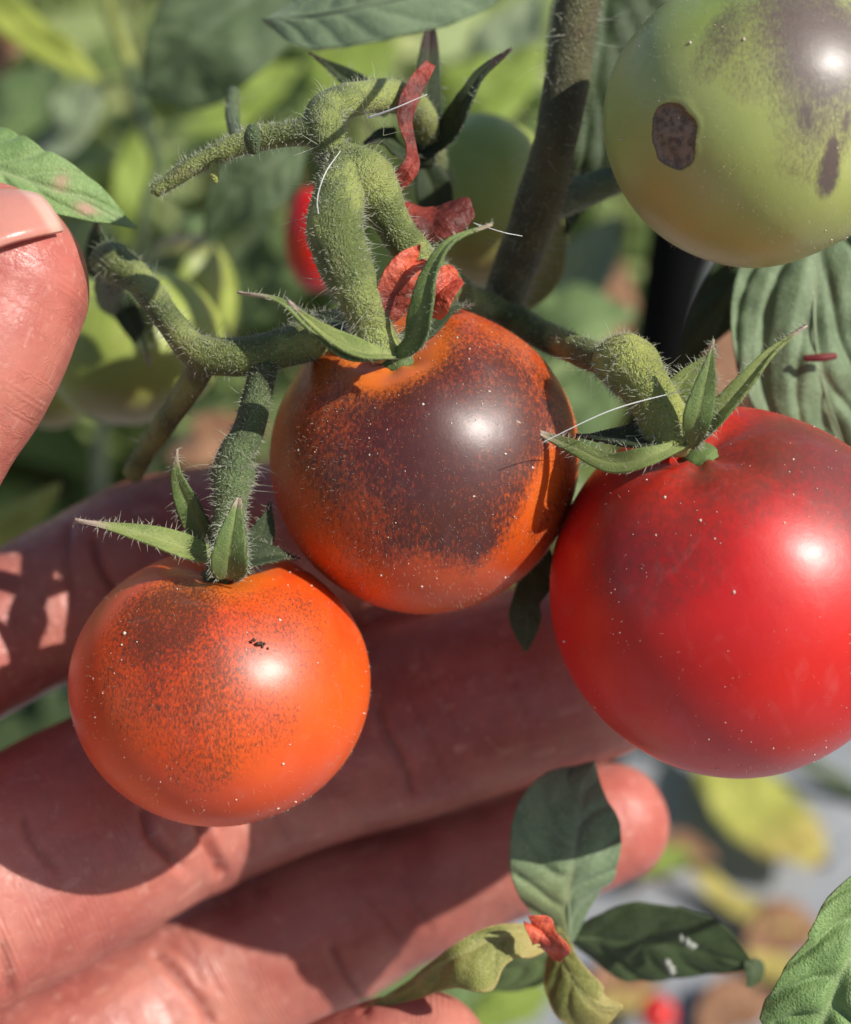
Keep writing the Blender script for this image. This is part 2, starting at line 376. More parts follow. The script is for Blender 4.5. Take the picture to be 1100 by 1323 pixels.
def leaf_data(mid, wl, wr, normal=(0, 0, 1), nv=40, nu=24, curl=0.0, fold=0.0, wave=0.0, veins=6, relief=.05,
              serr=0.0, nserr=9, seed=1, slant=.22, age=None, lift=None):
    """blade swept along a midrib (px,py,depth rows); wl, wr = half widths (px) sampled along it"""
    q = catmull(mid, nv); c = PA(q); T = nrm(np.gradient(c, axis=0)); N0 = D(*normal)
    Sd = nrm(np.cross(T, N0)); Nn = nrm(np.cross(Sd, T))
    v = np.linspace(0, 1, nv)
    pf = np.maximum(np.linalg.norm((Sd @ RM)[:, :2], axis=1), .35)      # seen width -> true width
    def prof(wp): return catmull(np.stack([np.linspace(0, 1, len(wp)), wp], 1), nv)[:, 1]
    WL = np.maximum(prof(wl), 0) / F * q[:, 2] / pf; WR = np.maximum(prof(wr), 0) / F * q[:, 2] / pf
    u = np.linspace(-1, 1, nu * 2 + 1)
    UU, VV = np.meshgrid(u, v); au = np.abs(UU)
    W = np.where(UU < 0, WL[:, None], WR[:, None])
    if serr:
        ph = VV * nserr + .15 * np.sin(VV * 17 + seed)
        tooth = (ph % 1.0)
        W = W * (1 - serr * (1 - tooth) * smooth(au, .3, 1))
    ph = (VV + .035 * np.sin(11 * VV + seed) + .02 * np.sin(5 * UU + seed) - slant * au ** 1.2) * veins + np.where(UU < 0, .35, 0)
    dv = np.abs((ph + .5) % 1.0 - .5)
    vline = np.exp(-(dv / .045) ** 2) * smooth(au, .0, .08) * (1 - smooth(au, .8, 1))
    mline = np.exp(-(au * np.maximum(W, .01) / .05) ** 2)
    puff = (1 - np.exp(-(dv / .16) ** 2)) * (1 - np.exp(-(au / .12) ** 2))
    h = relief * puff * np.minimum(W / .8, 1.3) + curl * au ** 2 * W + fold * au * W
    pos = c[:, None] + Sd[:, None] * (UU * W)[..., None]
    if wave:
        h = h + wave * fbm(pos.reshape(-1, 3), .55, 2, seed).reshape(UU.shape) * (.3 + au)
        h = h + .35 * wave * fbm(pos.reshape(-1, 3), 1.6, 2, seed + 3).reshape(UU.shape)
    pos = pos + Nn[:, None] * h[..., None]
    V = pos.reshape(-1, 3); nc = UU.shape[1]
    i, j = np.meshgrid(np.arange(nv - 1), np.arange(nc - 1), indexing='ij')
    f = np.stack([i * nc + j, i * nc + j + 1, (i + 1) * nc + j + 1, (i + 1) * nc + j], -1).reshape(-1, 4)
    ag = np.zeros_like(UU) if age is None else age(UU, VV)
    att = {'vein': np.clip(vline * .8 + mline, 0, 1).ravel(), 'age': ag.ravel()}
    nr = np.repeat(Nn[:, None], nc, 1).reshape(-1, 3)
    return V, f, att, q, nr

def leaflet(parent, m, mid, wl, wr=None, name='leaflet', rib=2.0, label=None, solid=.018, **k):
    V, f, att, q, nr = leaf_data(mid, wl, wr or wl, **k)
    o = obj(name, V, f, M[m], parent, attrs=att, solid=solid, label=label)
    if rib and parent is not None:
        N0 = D(*k.get('normal', (0, 0, 1)))
        rows = q[::4]
        rr = np.stack([rows[:, 0], rows[:, 1], rows[:, 2], rib * np.linspace(1, .25, len(rows))], 1)
        v2, f2, _, _ = tube_data(rr, 24, 8, 0)
        obj('midrib', v2 - N0 * .012, f2, M['rib_' + m] if 'rib_' + m in M else M['stem'], o)
    return o, V, nr
M['rib_leaf_dark'] = M['stem_deep']; M['rib_leaf_grey'] = mat_plain('rib_grey', (.21, .27, .16)); M['rib_leaf_green'] = mat_plain('rib_green', (.30, .38, .17))

def stalk(parent, pts, m='stem', name='stalk', n=24, seg=10):
    v, f, nn, k = tube_data(pts, n, seg, .03); return obj(name, v, f, M[m], parent)

SEP_W = [5, 11, 15, 14, 11, 7, 3, .3]
def sepal(parent, m, mid, w=1.0, normal=(0, 0, 1), tipage=.25, hairs=60, label=None, wp=None, **k):
    """mid from the calyx to the tip"""
    def age(u, v): return smooth(v, 1 - tipage, 1.0 - tipage * .35) * 1.0
    ww = [x * w for x in (wp or SEP_W)]
    kk = dict(curl=-.12, fold=.45, wave=.06, veins=3, relief=.03, nv=36, nu=7, age=age, seed=random.random() * 50); kk.update(k)
    V, f, att, q, nr = leaf_data(mid, ww, ww, normal, **kk)
    o = obj('sepal', V, f, M[m], parent, attrs=att, solid=.035, label=label)
    if hairs:
        H = Hairs(); nu2 = kk['nu'] * 2 + 1
        edge = np.concatenate([np.arange(0, len(V), nu2), np.arange(nu2 - 1, len(V), nu2)])
        sgn = np.concatenate([-np.ones(len(edge) // 2), np.ones(len(edge) // 2)])
        ctr = V[nu2 // 2::nu2]; out = nrm(V[edge] - np.concatenate([ctr, ctr]) + 1e-9)
        H.add(V[edge], nrm(out + .3 * nr[edge]), hairs, .04, .12, .004)
        H.add(V, nr, hairs, .03, .07, .0035)
        H.build(o)
    return o

def ico(sub):
    bm = bmesh.new(); bmesh.ops.create_icosphere(bm, subdivisions=sub, radius=1)
    v = np.array([x.co[:] for x in bm.verts]); f = np.array([[q.index for q in x.verts] for x in bm.faces]); bm.free(); return v, f
ICO7, ICO5 = ico(7), ico(5)

class Tomato:
    def __init__(s, cx, cy, d, rx, ry, pole, m, label, group, blush=(), top=0.0, low=None, dip=.16, dipw=.30, scar=None,
                 big=True, dust=0, fuzz=0, lobes=.012, seed=3, clear=None, topw=(.25, .62)):
        s.c = P(cx, cy, d); s.cx, s.cy, s.d = cx, cy, d
        s.r = (rx / F * d, ry / F * d)
        nv, nf = ICO7 if big else ICO5
        pole = D(*pole); s.pole = pole
        ct = nv @ pole; th = np.arccos(np.clip(ct, -1, 1))
        e1 = nrm(np.cross(pole, D(.3, .2, 1))); e2 = np.cross(pole, e1)
        ph = np.arctan2(nv @ e2, nv @ e1)
        rad = 1 - dip * np.exp(-(th / dipw) ** 2) - .03 * np.exp(-((math.pi - th) / .25) ** 2)
        rad += lobes * np.cos(5 * ph + seed) * np.exp(-(th / .8) ** 2) + .008 * np.sin(2 * ph + 2.3 * seed) + .010 * s_noise(nv, 1.3, seed) + .0025 * s_noise(nv, 5.0, seed + 1)
        # squash along the pole: radius rx across, ry along
        al = nv * rad[:, None]
        comp = (al @ pole)[:, None] * pole
        s.v = s.c + (al - comp) * s.r[0] + comp * s.r[1]
        pj = proj(s.v); front = ((s.c - CAM) @ (nv.T) < 0)
        bl = np.zeros(len(nv))
        # dx, dy of the pigment follow the surface; measured as angles on the fruit
        for (bx, by, rr, st, *an) in blush:
            c0 = s.dirpx(bx, by); ex = an[0] if an else 1.0; rot = math.radians(an[1]) if len(an) > 1 else 0
            t1 = nrm(np.cross(D(0, 1, 0), c0)); t2 = np.cross(c0, t1)
            a1 = t1 * math.cos(rot) + t2 * math.sin(rot); a2 = np.cross(c0, a1)
            q = np.sqrt((nv @ a1) ** 2 + (nv @ a2 / ex) ** 2); q = np.where(nv @ c0 > 0, q, 9)
            q = q + .10 * s_noise(nv, 3.0, seed)
            bl = (np.maximum(bl, st * (1 - smooth(q, rr * .25, rr * 1.4))) if st > 0 else bl * (1 + st * (1 - smooth(q, rr * .5, rr * 1.2))))
        if clear: bl = bl * smooth(th + .10 * s_noise(nv, 2.5, seed), *clear)
        at_ = {'blush': bl, 'top': top * (1 - smooth(th + .2 * s_noise(nv, 2.2, seed), *topw)),
              'low': smooth(-ct + .35 * s_noise(nv, 1.6, seed + 2), .05, .8) if low is None else low(nv, ct, s),
              'scar': np.zeros(len(nv))}; at = at_
        if scar is not None:
            bx, by, rr, ex, rot = scar; c0 = s.dirpx(bx, by); rot = math.radians(rot)
            t1 = nrm(np.cross(D(0, 1, 0), c0)); t2 = np.cross(c0, t1)
            a1 = t1 * math.cos(rot) + t2 * math.sin(rot); a2 = np.cross(c0, a1)
            q = np.sqrt((nv @ a1) ** 2 + (nv @ a2 / ex) ** 2); q = np.where(nv @ c0 > 0, q, 9)
            q = q + .022 * s_noise(nv, 9, 1) + .012 * s_noise(nv, 21, 3)
            at['scar'] = (1 - smooth(q, rr * .88, rr * 1.04)) * np.clip(.72 + .45 * s_noise(nv, 14, 4), .45, 1)
            s.v = s.v - nv * (.016 * (1 - smooth(q, rr * .75, rr * 1.05)) - .004 * np.exp(-((q - rr * 1.06) / (rr * .10)) ** 2) + .004 * s_noise(nv, 22, 2) * (q < rr))[:, None] * s.r[0]
        s.nv = nv
        o = obj('tomato', s.v, nf, M[m], None, s.c, attrs=at)
        tag(o, label, 'tomato', group); s.o = o
        if big and dust and m != 'tom_g':
            k = int(np.argmax(ct)); v0, f0 = ico(3); bq = v0 - .55 * (v0 @ pole)[:, None] * pole
            obj('calyx', s.v[k] + pole * .0 + bq * .20 * (1 + .2 * s_noise(v0, 4, 1))[:, None], f0, M['sepal'], o)
        if dust:
            k = rng.permutation(len(nv)); k = k[(nv[k] @ D(.1, .1, 1)) > -.2]; k = k[(s_noise(nv[k], 4.5, seed) + .35 * rng.normal(size=len(k))) > .1][:dust]
            rr = np.exp(rng.normal(-5.1, .5, len(k)))
            v, f = speck_mesh(s.v[k], nv[k], rr); obj('dust', v, f, M['dust'], o, kind='stuff')
        if fuzz:
            k = rng.permutation(len(nv)); k = k[th[k] > .5][:fuzz]
            v, f = hair_mesh(s.v[k], nv[k], rng.uniform(.015, .05, len(k)), .0018); obj('fuzz', v, f, M['hair'], o, kind='stuff')
    def dirpx(s, px, py):
        """unit direction from the centre to the fruit's surface seen at a pixel"""
        ray = nrm(P(px, py, s.d) - CAM); oc = CAM - s.c; R = s.r[0]
        b = ray @ oc; q = b * b - (oc @ oc - R * R)
        t = -b - math.sqrt(max(q, 0)); return nrm(CAM + ray * t - s.c)
    def on(s, px, py, out=0.0):
        u = s.dirpx(px, py); k = int(np.argmax(s.nv @ u)); return s.v[k] + s.nv[k] * out, s.nv[k]
def s_noise(p, sc, seed):
    """cheap smooth noise from a few sines"""
    q = p * sc + seed
    return (np.sin(q[:, 0] * 1.7 + 1.3 * np.sin(q[:, 1] * 1.1)) + np.sin(q[:, 1] * 2.3 + 1.1 * np.sin(q[:, 2] * 1.9)) + np.sin(q[:, 2] * 1.9 + 1.7 * np.sin(q[:, 0] * 1.3))) / 3

# ------------------------------------------------------------------ the setting
def grid_sheet(name, x0, x1, y0, y1, z, n, amp, sc, m, seed):
    X, Y = np.meshgrid(np.linspace(x0, x1, n), np.linspace(y0, y1, n))
    p = np.stack([X.ravel(), Y.ravel(), np.zeros(X.size)], 1)
    p[:, 2] = z + (amp * fbm(p, sc, 3, seed) if amp else 0)
    i, j = np.meshgrid(np.arange(n - 1), np.arange(n - 1), indexing='ij')
    f = np.stack([i * n + j, i * n + j + 1, (i + 1) * n + j + 1, (i + 1) * n + j], -1).reshape(-1, 4)
    return tag(obj(name, p, f, M[m]), kind='structure')
grid_sheet('ground', -4000, 4000, -4000, 4000, -1.6, 60, 0, 1, 'soil', 1)
grid_sheet('soil', -140, 140, -60, 240, -1.0, 120, .8, .08, 'soil', 5)
grid_sheet('mulch_film', -70, 90, -50, 66, .35, 130, .45, .10, 'mulch', 9)

# undergrowth: the mass of plants beyond the mulch
def undergrowth():
    V, Fc = [], []; base = 0
    lv = [(0, 0), (.5, .18), (.5, -.18), (1, 0), (.25, .15), (.25, -.15), (.75, .13), (.75, -.13)]
    lf = [(0, 5, 4), (4, 5, 2, 1), (1, 2, 7, 6), (6, 7, 3)]
    for pl in range(342):
        y = 60 + 120 * random.random() ** 1.2; x = random.uniform(-.62, .62) * y * 1.25
        if random.random() < .12: x, y = random.choice((-1, 1)) * random.uniform(45, 80), random.uniform(0, 60)
        hgt = random.uniform(5, 20); n = random.randint(9, 18); lo_ = .1; big = (4, 9)
        if pl >= 330: x, y, hgt, n, lo_, big = random.uniform(-13, 13), random.uniform(48, 64), random.uniform(26, 34), 16, .35, (2.5, 5.5)
        for k in range(n):
            a = random.uniform(0, 2 * math.pi); h = hgt * random.uniform(lo_, 1); L = random.uniform(*big)
            out = random.uniform(0, .35) * min(hgt, 14)
            o = np.array([x + math.cos(a) * out, y + math.sin(a) * out, h])
            dr = nrm(np.array([math.cos(a), math.sin(a), random.uniform(-.6, .5)])); sd = nrm(np.cross(dr, [0, 0, 1]) + .4 * rng.normal(size=3)); up = np.cross(sd, dr)
            for (t, s) in lv: V.append(o + dr * L * t + sd * L * s * 1.3 + up * (-.25 * L * t * t + .5 * abs(s) * L * .4))
            for fa in lf: Fc.append(tuple(base + q for q in fa))
            base += len(lv)
        for k in range(2):   # stems
            b = np.array([x + random.uniform(-1, 1), y, 0.]); e = b + np.array([random.uniform(-3, 3), random.uniform(-2, 2), hgt]); w_ = .25
            for c_ in (b, e):
                for (sx, sy) in ((-w_, -w_), (w_, -w_), (0, w_)): V.append(c_ + np.array([sx, sy, 0]))
            for q in range(3): Fc.append((base + q, base + (q + 1) % 3, base + 3 + (q + 1) % 3, base + 3 + q))
            base += 6
    return tag(obj('undergrowth', np.array(V), Fc, M['undergrowth']), 'mass of blurred weeds and tomato foliage beyond the grey film', 'foliage', kind='stuff')
undergrowth()

# ------------------------------------------------------------------ hand
def build_hand():
    root_loc = P(-330, 1200, 22)
    chains = {
        'index': [(-560, 1060, 21.6, 150), (-330, 962, 22.4, 128), (-150, 890, 23.2, 112), (0, 815, 24.2, 101), (100, 768, 24.7, 104), (200, 727, 25, 113), (350, 708, 25.4, 112), (480, 700, 25.7, 104), (560, 697, 25.8, 84)],
        'middle': [(-560, 1370, 21.3, 180), (-330, 1290, 21.7, 166), (-150, 1215, 22.6, 156), (0, 1142, 23.2, 150), (120, 1075, 23.8, 147), (240, 1014, 24.85, 137), (370, 966, 25.35, 134), (500, 934, 25.25, 130), (640, 893, 25.0, 130), (760, 866, 24.95, 118), (835, 850, 25.0, 98)],
        'ring': [(-560, 1660, 21.8, 170), (-330, 1580, 22.6, 152), (-150, 1500, 23.7, 142), (0, 1428, 24.6, 130), (140, 1346, 25.3, 125), (270, 1268, 26.1, 118), (450, 1178, 26.3, 106), (550, 1140, 26.0, 94), (650, 1104, 25.8, 86), (745, 1075, 25.75, 84), (790, 1062, 25.75, 77)],
        'little': [(-560, 1930, 21.8, 160), (-330, 1850, 22.2, 130), (0, 1700, 22.7, 112), (200, 1566, 22.8, 104), (400, 1436, 22.7, 97), (500, 1388, 22.6, 94), (552, 1373, 22.6, 88)],
        'thumb': [(-620, 1480, 21.4, 260), (-440, 1150, 20.8, 205), (-310, 900, 20.3, 165), (-200, 700, 20.2, 143), (-120, 548, 20.2, 142), (-60, 445, 20.2, 143), (-22, 372, 20.3, 134)],
    }
    palm = [[(-1350, 1750, 22.5, 230), (-900, 1350, 22, 210), (-560, 1060, 21.6, 165)], [(-1350, 1750, 22.5, 250), (-900, 1480, 22, 230), (-560, 1370, 21.5, 185)],
            [(-1350, 1780, 22.5, 250), (-900, 1640, 22, 220), (-560, 1660, 21.5, 178)], [(-1350, 1800, 22.5, 230), (-900, 1810, 22, 210), (-560, 1930, 21.6, 165)],
            [(-1350, 1720, 22.3, 230), (-950, 1600, 21.6, 260), (-620, 1480, 21.4, 255)], [(-2900, 2450, 23, 360), (-2000, 2060, 22.8, 300), (-1500, 1820, 22.6, 270), (-1200, 1700, 22.4, 260)]]
    V, Fc = [], []; base = 0
    for nm, ch in list(chains.items()) + [('palm', p) for p in palm]:
        q = catmull(ch, 40); n = 40
        if nm != 'palm':        # rounded finger end
            e = q[-1]; dr = (q[-1] - q[-2]); dr = dr / np.linalg.norm(dr[:2]); ext = []
            for t in np.linspace(.15, 1, 9):
                a = t * math.pi / 2; ext.append(np.array([*(e[:2] + dr[:2] * e[3] * math.sin(a) * .98), e[2] + .1 * t, max(e[3] * math.cos(a), 1.0)]))
            q = np.vstack([q, ext]); n = len(q)
        c = PA(q[:, :3]); r = q[:, 3] / F * q[:, 2]; T = nrm(np.gradient(c, axis=0))
        T = np.where(np.arange(n)[:, None] > n - 10, T[n - 12] if nm != 'palm' else T, T)
        up = RM @ np.array([0, 0, 1.0]); side = nrm(np.cross(T, up)); nn = nrm(np.cross(side, T)); seg = 28
        a = np.linspace(0, 2 * math.pi, seg, endpoint=False)
        fl = .92
        ca = np.sign(np.cos(a)) * np.abs(np.cos(a)) ** .92; sa = np.sign(np.sin(a)) * np.abs(np.sin(a)) ** .92
        v = (c[:, None] + (side[:, None] * ca[None, :, None] + nn[:, None] * sa[None, :, None] * fl) * r[:, None, None]).reshape(-1, 3)
        f = [(base + i * seg + j, base + i * seg + (j + 1) % seg, base + (i + 1) * seg + (j + 1) % seg, base + (i + 1) * seg + j) for i in range(n - 1) for j in range(seg)]
        f.append(tuple(base + j for j in range(seg))[::-1]); f.append(tuple(base + (n - 1) * seg + j for j in range(seg)))
        V.append(v); Fc += f; base += len(v)
    V = np.vstack(V)
    me = bpy.data.meshes.new('tmp'); me.from_pydata(V.tolist(), [], Fc); me.update()
    t = bpy.data.objects.new('tmp', me); COL.objects.link(t)
    md = t.modifiers.new('r', 'REMESH'); md.mode = 'VOXEL'; md.voxel_size = .068
    ms = t.modifiers.new('s', 'SMOOTH'); ms.factor = .5; ms.iterations = 4
    dg = bpy.context.evaluated_depsgraph_get(); ev = t.evaluated_get(dg).to_mesh()
    n = len(ev.vertices); co = np.zeros(n * 3); ev.vertices.foreach_get('co', co); co = co.reshape(-1, 3)
    no = np.zeros(n * 3); ev.vertices.foreach_get('normal', no); no = no.reshape(-1, 3)
    faces = [tuple(p.vertices) for p in ev.polygons]
    t.evaluated_get(dg).to_mesh_clear(); bpy.data.objects.remove(t); bpy.data.meshes.remove(me)
    # flexion creases and folds, pressed into the flesh where the photograph shows them
    pj = proj(co); front = (no @ (RM @ np.array([0, 0, 1.0]))) > .1
    crease = np.zeros(n); red = np.zeros(n); disp = np.zeros(n)
    def line(pts, wd, dep, col=1.0, dmin=20.5, dmax=27):
        q = catmull([(a, b) for a, b in pts], 24); best = np.full(n, 1e9); bt = np.zeros(n)
        for i in range(23):
            a, b = q[i], q[i + 1]; ab = b - a; tt = np.clip(((pj[:, :2] - a) @ ab) / (ab @ ab), 0, 1)
            dd = np.linalg.norm(pj[:, :2] - (a + tt[:, None] * ab), axis=1)
            m = dd < best; best[m] = dd[m]; bt[m] = (i + tt[m]) / 23
        ok = front & (pj[:, 2] > dmin) & (pj[:, 2] < dmax)
        k = np.exp(-(best / wd) ** 2) * ok * smooth(bt, 0, .12) * (1 - smooth(bt, .85, 1))
        ridge = np.exp(-((best - wd * 2.4) / (wd * 1.6)) ** 2) * ok
        disp[:] -= dep * k - .22 * dep * ridge; crease[:] = np.maximum(crease, k * col)
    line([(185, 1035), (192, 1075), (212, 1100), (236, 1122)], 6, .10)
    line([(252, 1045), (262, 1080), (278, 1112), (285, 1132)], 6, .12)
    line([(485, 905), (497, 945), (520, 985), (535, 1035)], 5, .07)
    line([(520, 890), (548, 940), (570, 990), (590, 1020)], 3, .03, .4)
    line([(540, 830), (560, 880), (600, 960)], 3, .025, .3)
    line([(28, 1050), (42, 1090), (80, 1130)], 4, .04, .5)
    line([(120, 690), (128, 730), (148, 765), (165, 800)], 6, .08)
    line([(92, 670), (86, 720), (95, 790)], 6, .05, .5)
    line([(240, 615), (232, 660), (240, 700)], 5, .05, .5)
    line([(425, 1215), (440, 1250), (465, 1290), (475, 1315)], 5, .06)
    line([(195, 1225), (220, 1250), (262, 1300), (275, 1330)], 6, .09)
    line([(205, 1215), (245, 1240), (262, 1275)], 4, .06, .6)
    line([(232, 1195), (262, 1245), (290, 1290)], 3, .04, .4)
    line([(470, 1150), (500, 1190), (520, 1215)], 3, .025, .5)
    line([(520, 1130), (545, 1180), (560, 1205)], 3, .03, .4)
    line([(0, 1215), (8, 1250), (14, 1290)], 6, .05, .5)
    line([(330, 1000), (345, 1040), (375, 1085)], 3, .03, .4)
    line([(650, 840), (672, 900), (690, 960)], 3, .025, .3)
    # pulp: soft low-frequency irregularity
    best = np.full(n, 1e9); fu = np.zeros(n); fv = np.zeros(n); off = 0.0
    for ch in list(chains.values()) + palm:
        q = catmull(ch, 36); c = PA(q[:, :3]); rr = q[:, 3] / F * q[:, 2]; L = np.concatenate([[0], np.cumsum(np.linalg.norm(np.diff(c, axis=0), axis=1))])
        ext = c[-1] + nrm(c[-1] - c[-2]) * 3.0; c = np.vstack([c, ext]); L = np.append(L, L[-1] + 3.0); rr = np.append(rr, rr[-1])
        T = nrm(np.gradient(c, axis=0)); up = RM @ np.array([0, 0, 1.0]); sd = nrm(np.cross(T, up)); nn = np.cross(sd, T)
        for i in range(len(c) - 1):
            ab = c[i + 1] - c[i]; t = np.clip(((co - c[i]) @ ab) / (ab @ ab), 0, 1); dl = co - (c[i] + t[:, None] * ab)
            dd = np.linalg.norm(dl, axis=1) / rr[i]; m = dd < best
            best[m] = dd[m]; fu[m] = off + L[i] + t[m] * (L[i + 1] - L[i]); fv[m] = np.arctan2(dl[m] @ sd[i], dl[m] @ nn[i]) * rr[i]
        off += 40
    lowf = s_noise(co, .55, 2.0) * .05 + s_noise(co, 1.5, 5.0) * .025 + s_noise(co, 3.4, 1.0) * .008
    co = co + no * (disp + lowf)[:, None]
    red = np.clip(.45 + .7 * s_noise(co, .5, 1.0), 0, 1) * .6
    tipz = np.array([P(-10, 330, 20), P(830, 1060, 25), P(600, 1350, 23.5)])
    for tz in tipz: red = np.maximum(red, np.exp(-(np.linalg.norm(co - tz, axis=1) / 1.6) ** 2))
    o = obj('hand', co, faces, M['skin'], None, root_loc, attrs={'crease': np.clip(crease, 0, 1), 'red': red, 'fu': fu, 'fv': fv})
    tag(o, 'open human hand cupping the three ripe tomatoes from behind', 'hand')
    # thumbnail: a curved plate set into the thumb's upper outer side
    N = D(.06, .80, .60); c0 = P(-8, 262, 19.50); T = nrm(np.cross(np.cross(N, D(.55, .75, .1)), N)); Sd = np.cross(T, N)
    vv, ti = [], []
    for i in range(15):
        for j in range(13):
            a = (i / 14 - .5) * 2; b = (j / 12 - .5) * 2
            wd = .62 * (1 - .16 * max(a, 0) ** 2 - .1 * a * a)
            vv.append(c0 + T * a * .58 + Sd * b * wd + N * (.02 - .19 * b * b - .12 * a * a)); ti.append(smooth(np.array(a), .55, .75))
    ff = [(i * 13 + j, i * 13 + j + 1, (i + 1) * 13 + j + 1, (i + 1) * 13 + j) for i in range(14) for j in range(12)]
    obj('thumbnail', np.array(vv), ff, M['nail'], o, attrs={'tip': np.array(ti)}, solid=.06)
    return o
build_hand()

# ------------------------------------------------------------------ the fruits
GR = 'tomatoes on the vine'
TC = Tomato(549, 594, 21.7, 200, 196, (-.20, .72, .66), 'tom_c', 'orange tomato with a dark purple blush hanging above the fingers between two others', GR,
            blush=[(590, 570, .86, 1.25), (470, 590, .55, .85), (640, 490, .42, 1.0), (600, 655, .42, 1.15), (628, 700, .12, 1.3, 2.6, 0), (540, 690, .25, .6), (720, 520, .3, .7), (400, 570, .3, .5), (545, 440, .25, .3),  # includes a narrow dark spike towards the lower right
                   (692, 655, .20, -.85, 1.6, -20), (648, 745, .33, -.8), (718, 610, .12, -.6, 1.6, 0), (545, 770, .35, -.8)],
            top=.4, dust=420, fuzz=3800, dip=.17, clear=(.18, .46))
TL = Tomato(286, 885, 21.3, 193, 176, (.02, .93, .36), 'tom_l', 'bright orange tomato with brown speckles resting on the middle finger', GR,
            blush=[(215, 795, .40, 1.0), (250, 860, .66, .62), (330, 830, .45, .46), (170, 850, .3, .5), (250, 960, .35, .40), (380, 780, .3, .4), (230, 765, .25, .8), (350, 930, .3, .42)],
            top=.6, dust=220, fuzz=800, dip=.15)
TR = Tomato(948, 765, 21.15, 238, 236, (-.27, .80, .53), 'tom_r', 'large glossy red tomato with a faint brown shoulder beside the leaf', GR,
            blush=[(1050, 575, .55, 1.15, .8, 20), (960, 590, .40, .85), (840, 680, .46, .58), (1095, 630, .42, .95)], top=.65, dust=240, fuzz=500, dip=.09)
TG = Tomato(981, 147, 20.6, 202, 198, (-.30, .93, .18), 'tom_g', 'unripe green tomato with a violet patch and a brown scar in the upper corner', GR,
            blush=[(1068, 55, .46, 1.35, 1.3, 10), (1078, 195, .06, 1.3, 4.5, 10), (1096, 150, .11, 1.3, 2.4, 8), (1042, 140, .11, 1.1, 1.8, 15), (985, 95, .24, .45), (925, 60, .1, .5, 2, -20), (940, 40, .12, .6, 2, -25), (1075, 225, .06, .9, 2.4, 12)],
            low=lambda nv, ct, s: np.clip(1 - smooth(np.linalg.norm(nv - s.dirpx(860, 270), axis=1) + .12 * s_noise(nv, 3, 2), .15, .75), 0, 1) * .9,
            top=.62, dust=170, fuzz=2600, scar=(869, 174, .155, 1.35, -14), topw=(.3, 1.15), dipw=.75, dip=.10)
GB = 'blurred tomatoes behind the truss'
TB1 = Tomato(172, 446, 27.5, 118, 100, (-.1, .85, .4), 'tom_gb', 'blurred olive green tomato behind the thumb with a green calyx on top', GB, big=False)
TB2 = Tomato(618, 262, 26.5, 110, 116, (-.45, .8, .3), 'tom_gb', 'blurred green tomato behind the dried red petals and the main stem', GB, big=False)
TB3 = Tomato(408, 308, 32, 40, 70, (0, .9, .3), 'tom_r', 'blurred small red tomato seen behind the thick curved truss stem', GB, big=False)
TB4 = Tomato(243, 385, 31, 64, 88, (0, .9, .3), 'tom_gb', 'blurred dusky green tomato with a dark shoulder under the dark leaf', GB, blush=[(235, 320, .9, 1.2)], big=False)
TB5 = Tomato(68, 500, 30, 52, 54, (0, .9, .3), 'tom_gb', 'small blurred dark olive tomato half hidden by the thumb', GB, big=False)

# calyx of the middle tomato
ct = TC.o
sepal(ct, 'sepal', [(505, 462, 19.85), (455, 462, 19.6), (405, 425, 19.4), (362, 390, 19.4), (308, 378, 19.5)], .62, (-.2, .6, .75))
sepal(ct, 'sepal_bright', [(510, 462, 19.8), (468, 458, 19.5), (430, 440, 19.3), (398, 415, 19.15), (372, 390, 19.2)], .85, (-.1, .5, .85), tipage=.2)
sepal(ct, 'sepal', [(505, 462, 19.85), (536, 440, 19.6), (547, 395, 19.4), (556, 355, 19.35), (585, 312, 19.3), (636, 290, 19.4)], 1.05, (-.5, .1, .85), tipage=.1, hairs=120)
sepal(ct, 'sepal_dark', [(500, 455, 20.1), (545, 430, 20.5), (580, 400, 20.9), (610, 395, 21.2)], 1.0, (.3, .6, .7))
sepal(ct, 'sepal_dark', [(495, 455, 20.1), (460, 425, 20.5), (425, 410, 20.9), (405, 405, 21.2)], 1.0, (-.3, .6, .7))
# calyx of the orange tomato
ct = TL.o
sepal(ct, 'sepal_bright', [(300, 732, 20.6), (250, 715, 20.3), (200, 696, 20.1), (150, 682, 20.0), (97, 670, 20.0)], 1.0, (-.1, .55, .8), hairs=140)
sepal(ct, 'sepal', [(290, 728, 20.8), (265, 695, 20.8), (240, 645, 20.7), (228, 612, 20.6), (229, 580, 20.6)], 1.15, (-.3, .1, .95), tipage=.22)
sepal(ct, 'sepal', [(296, 745, 20.3), (297, 715, 20.05), (302, 680, 19.95), (309, 643, 19.95)], 1.6, (.1, .15, .98), tipage=.16, hairs=160, wp=[8, 14, 15, 13, 11, 8, 5, 2])
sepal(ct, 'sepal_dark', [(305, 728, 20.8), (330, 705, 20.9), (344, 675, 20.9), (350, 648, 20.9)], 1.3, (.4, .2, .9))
sepal(ct, 'sepal_dark', [(300, 730, 20.7), (330, 722, 20.7), (360, 719, 20.8), (388, 722, 21.0)], 1.1, (.1, .8, .6))
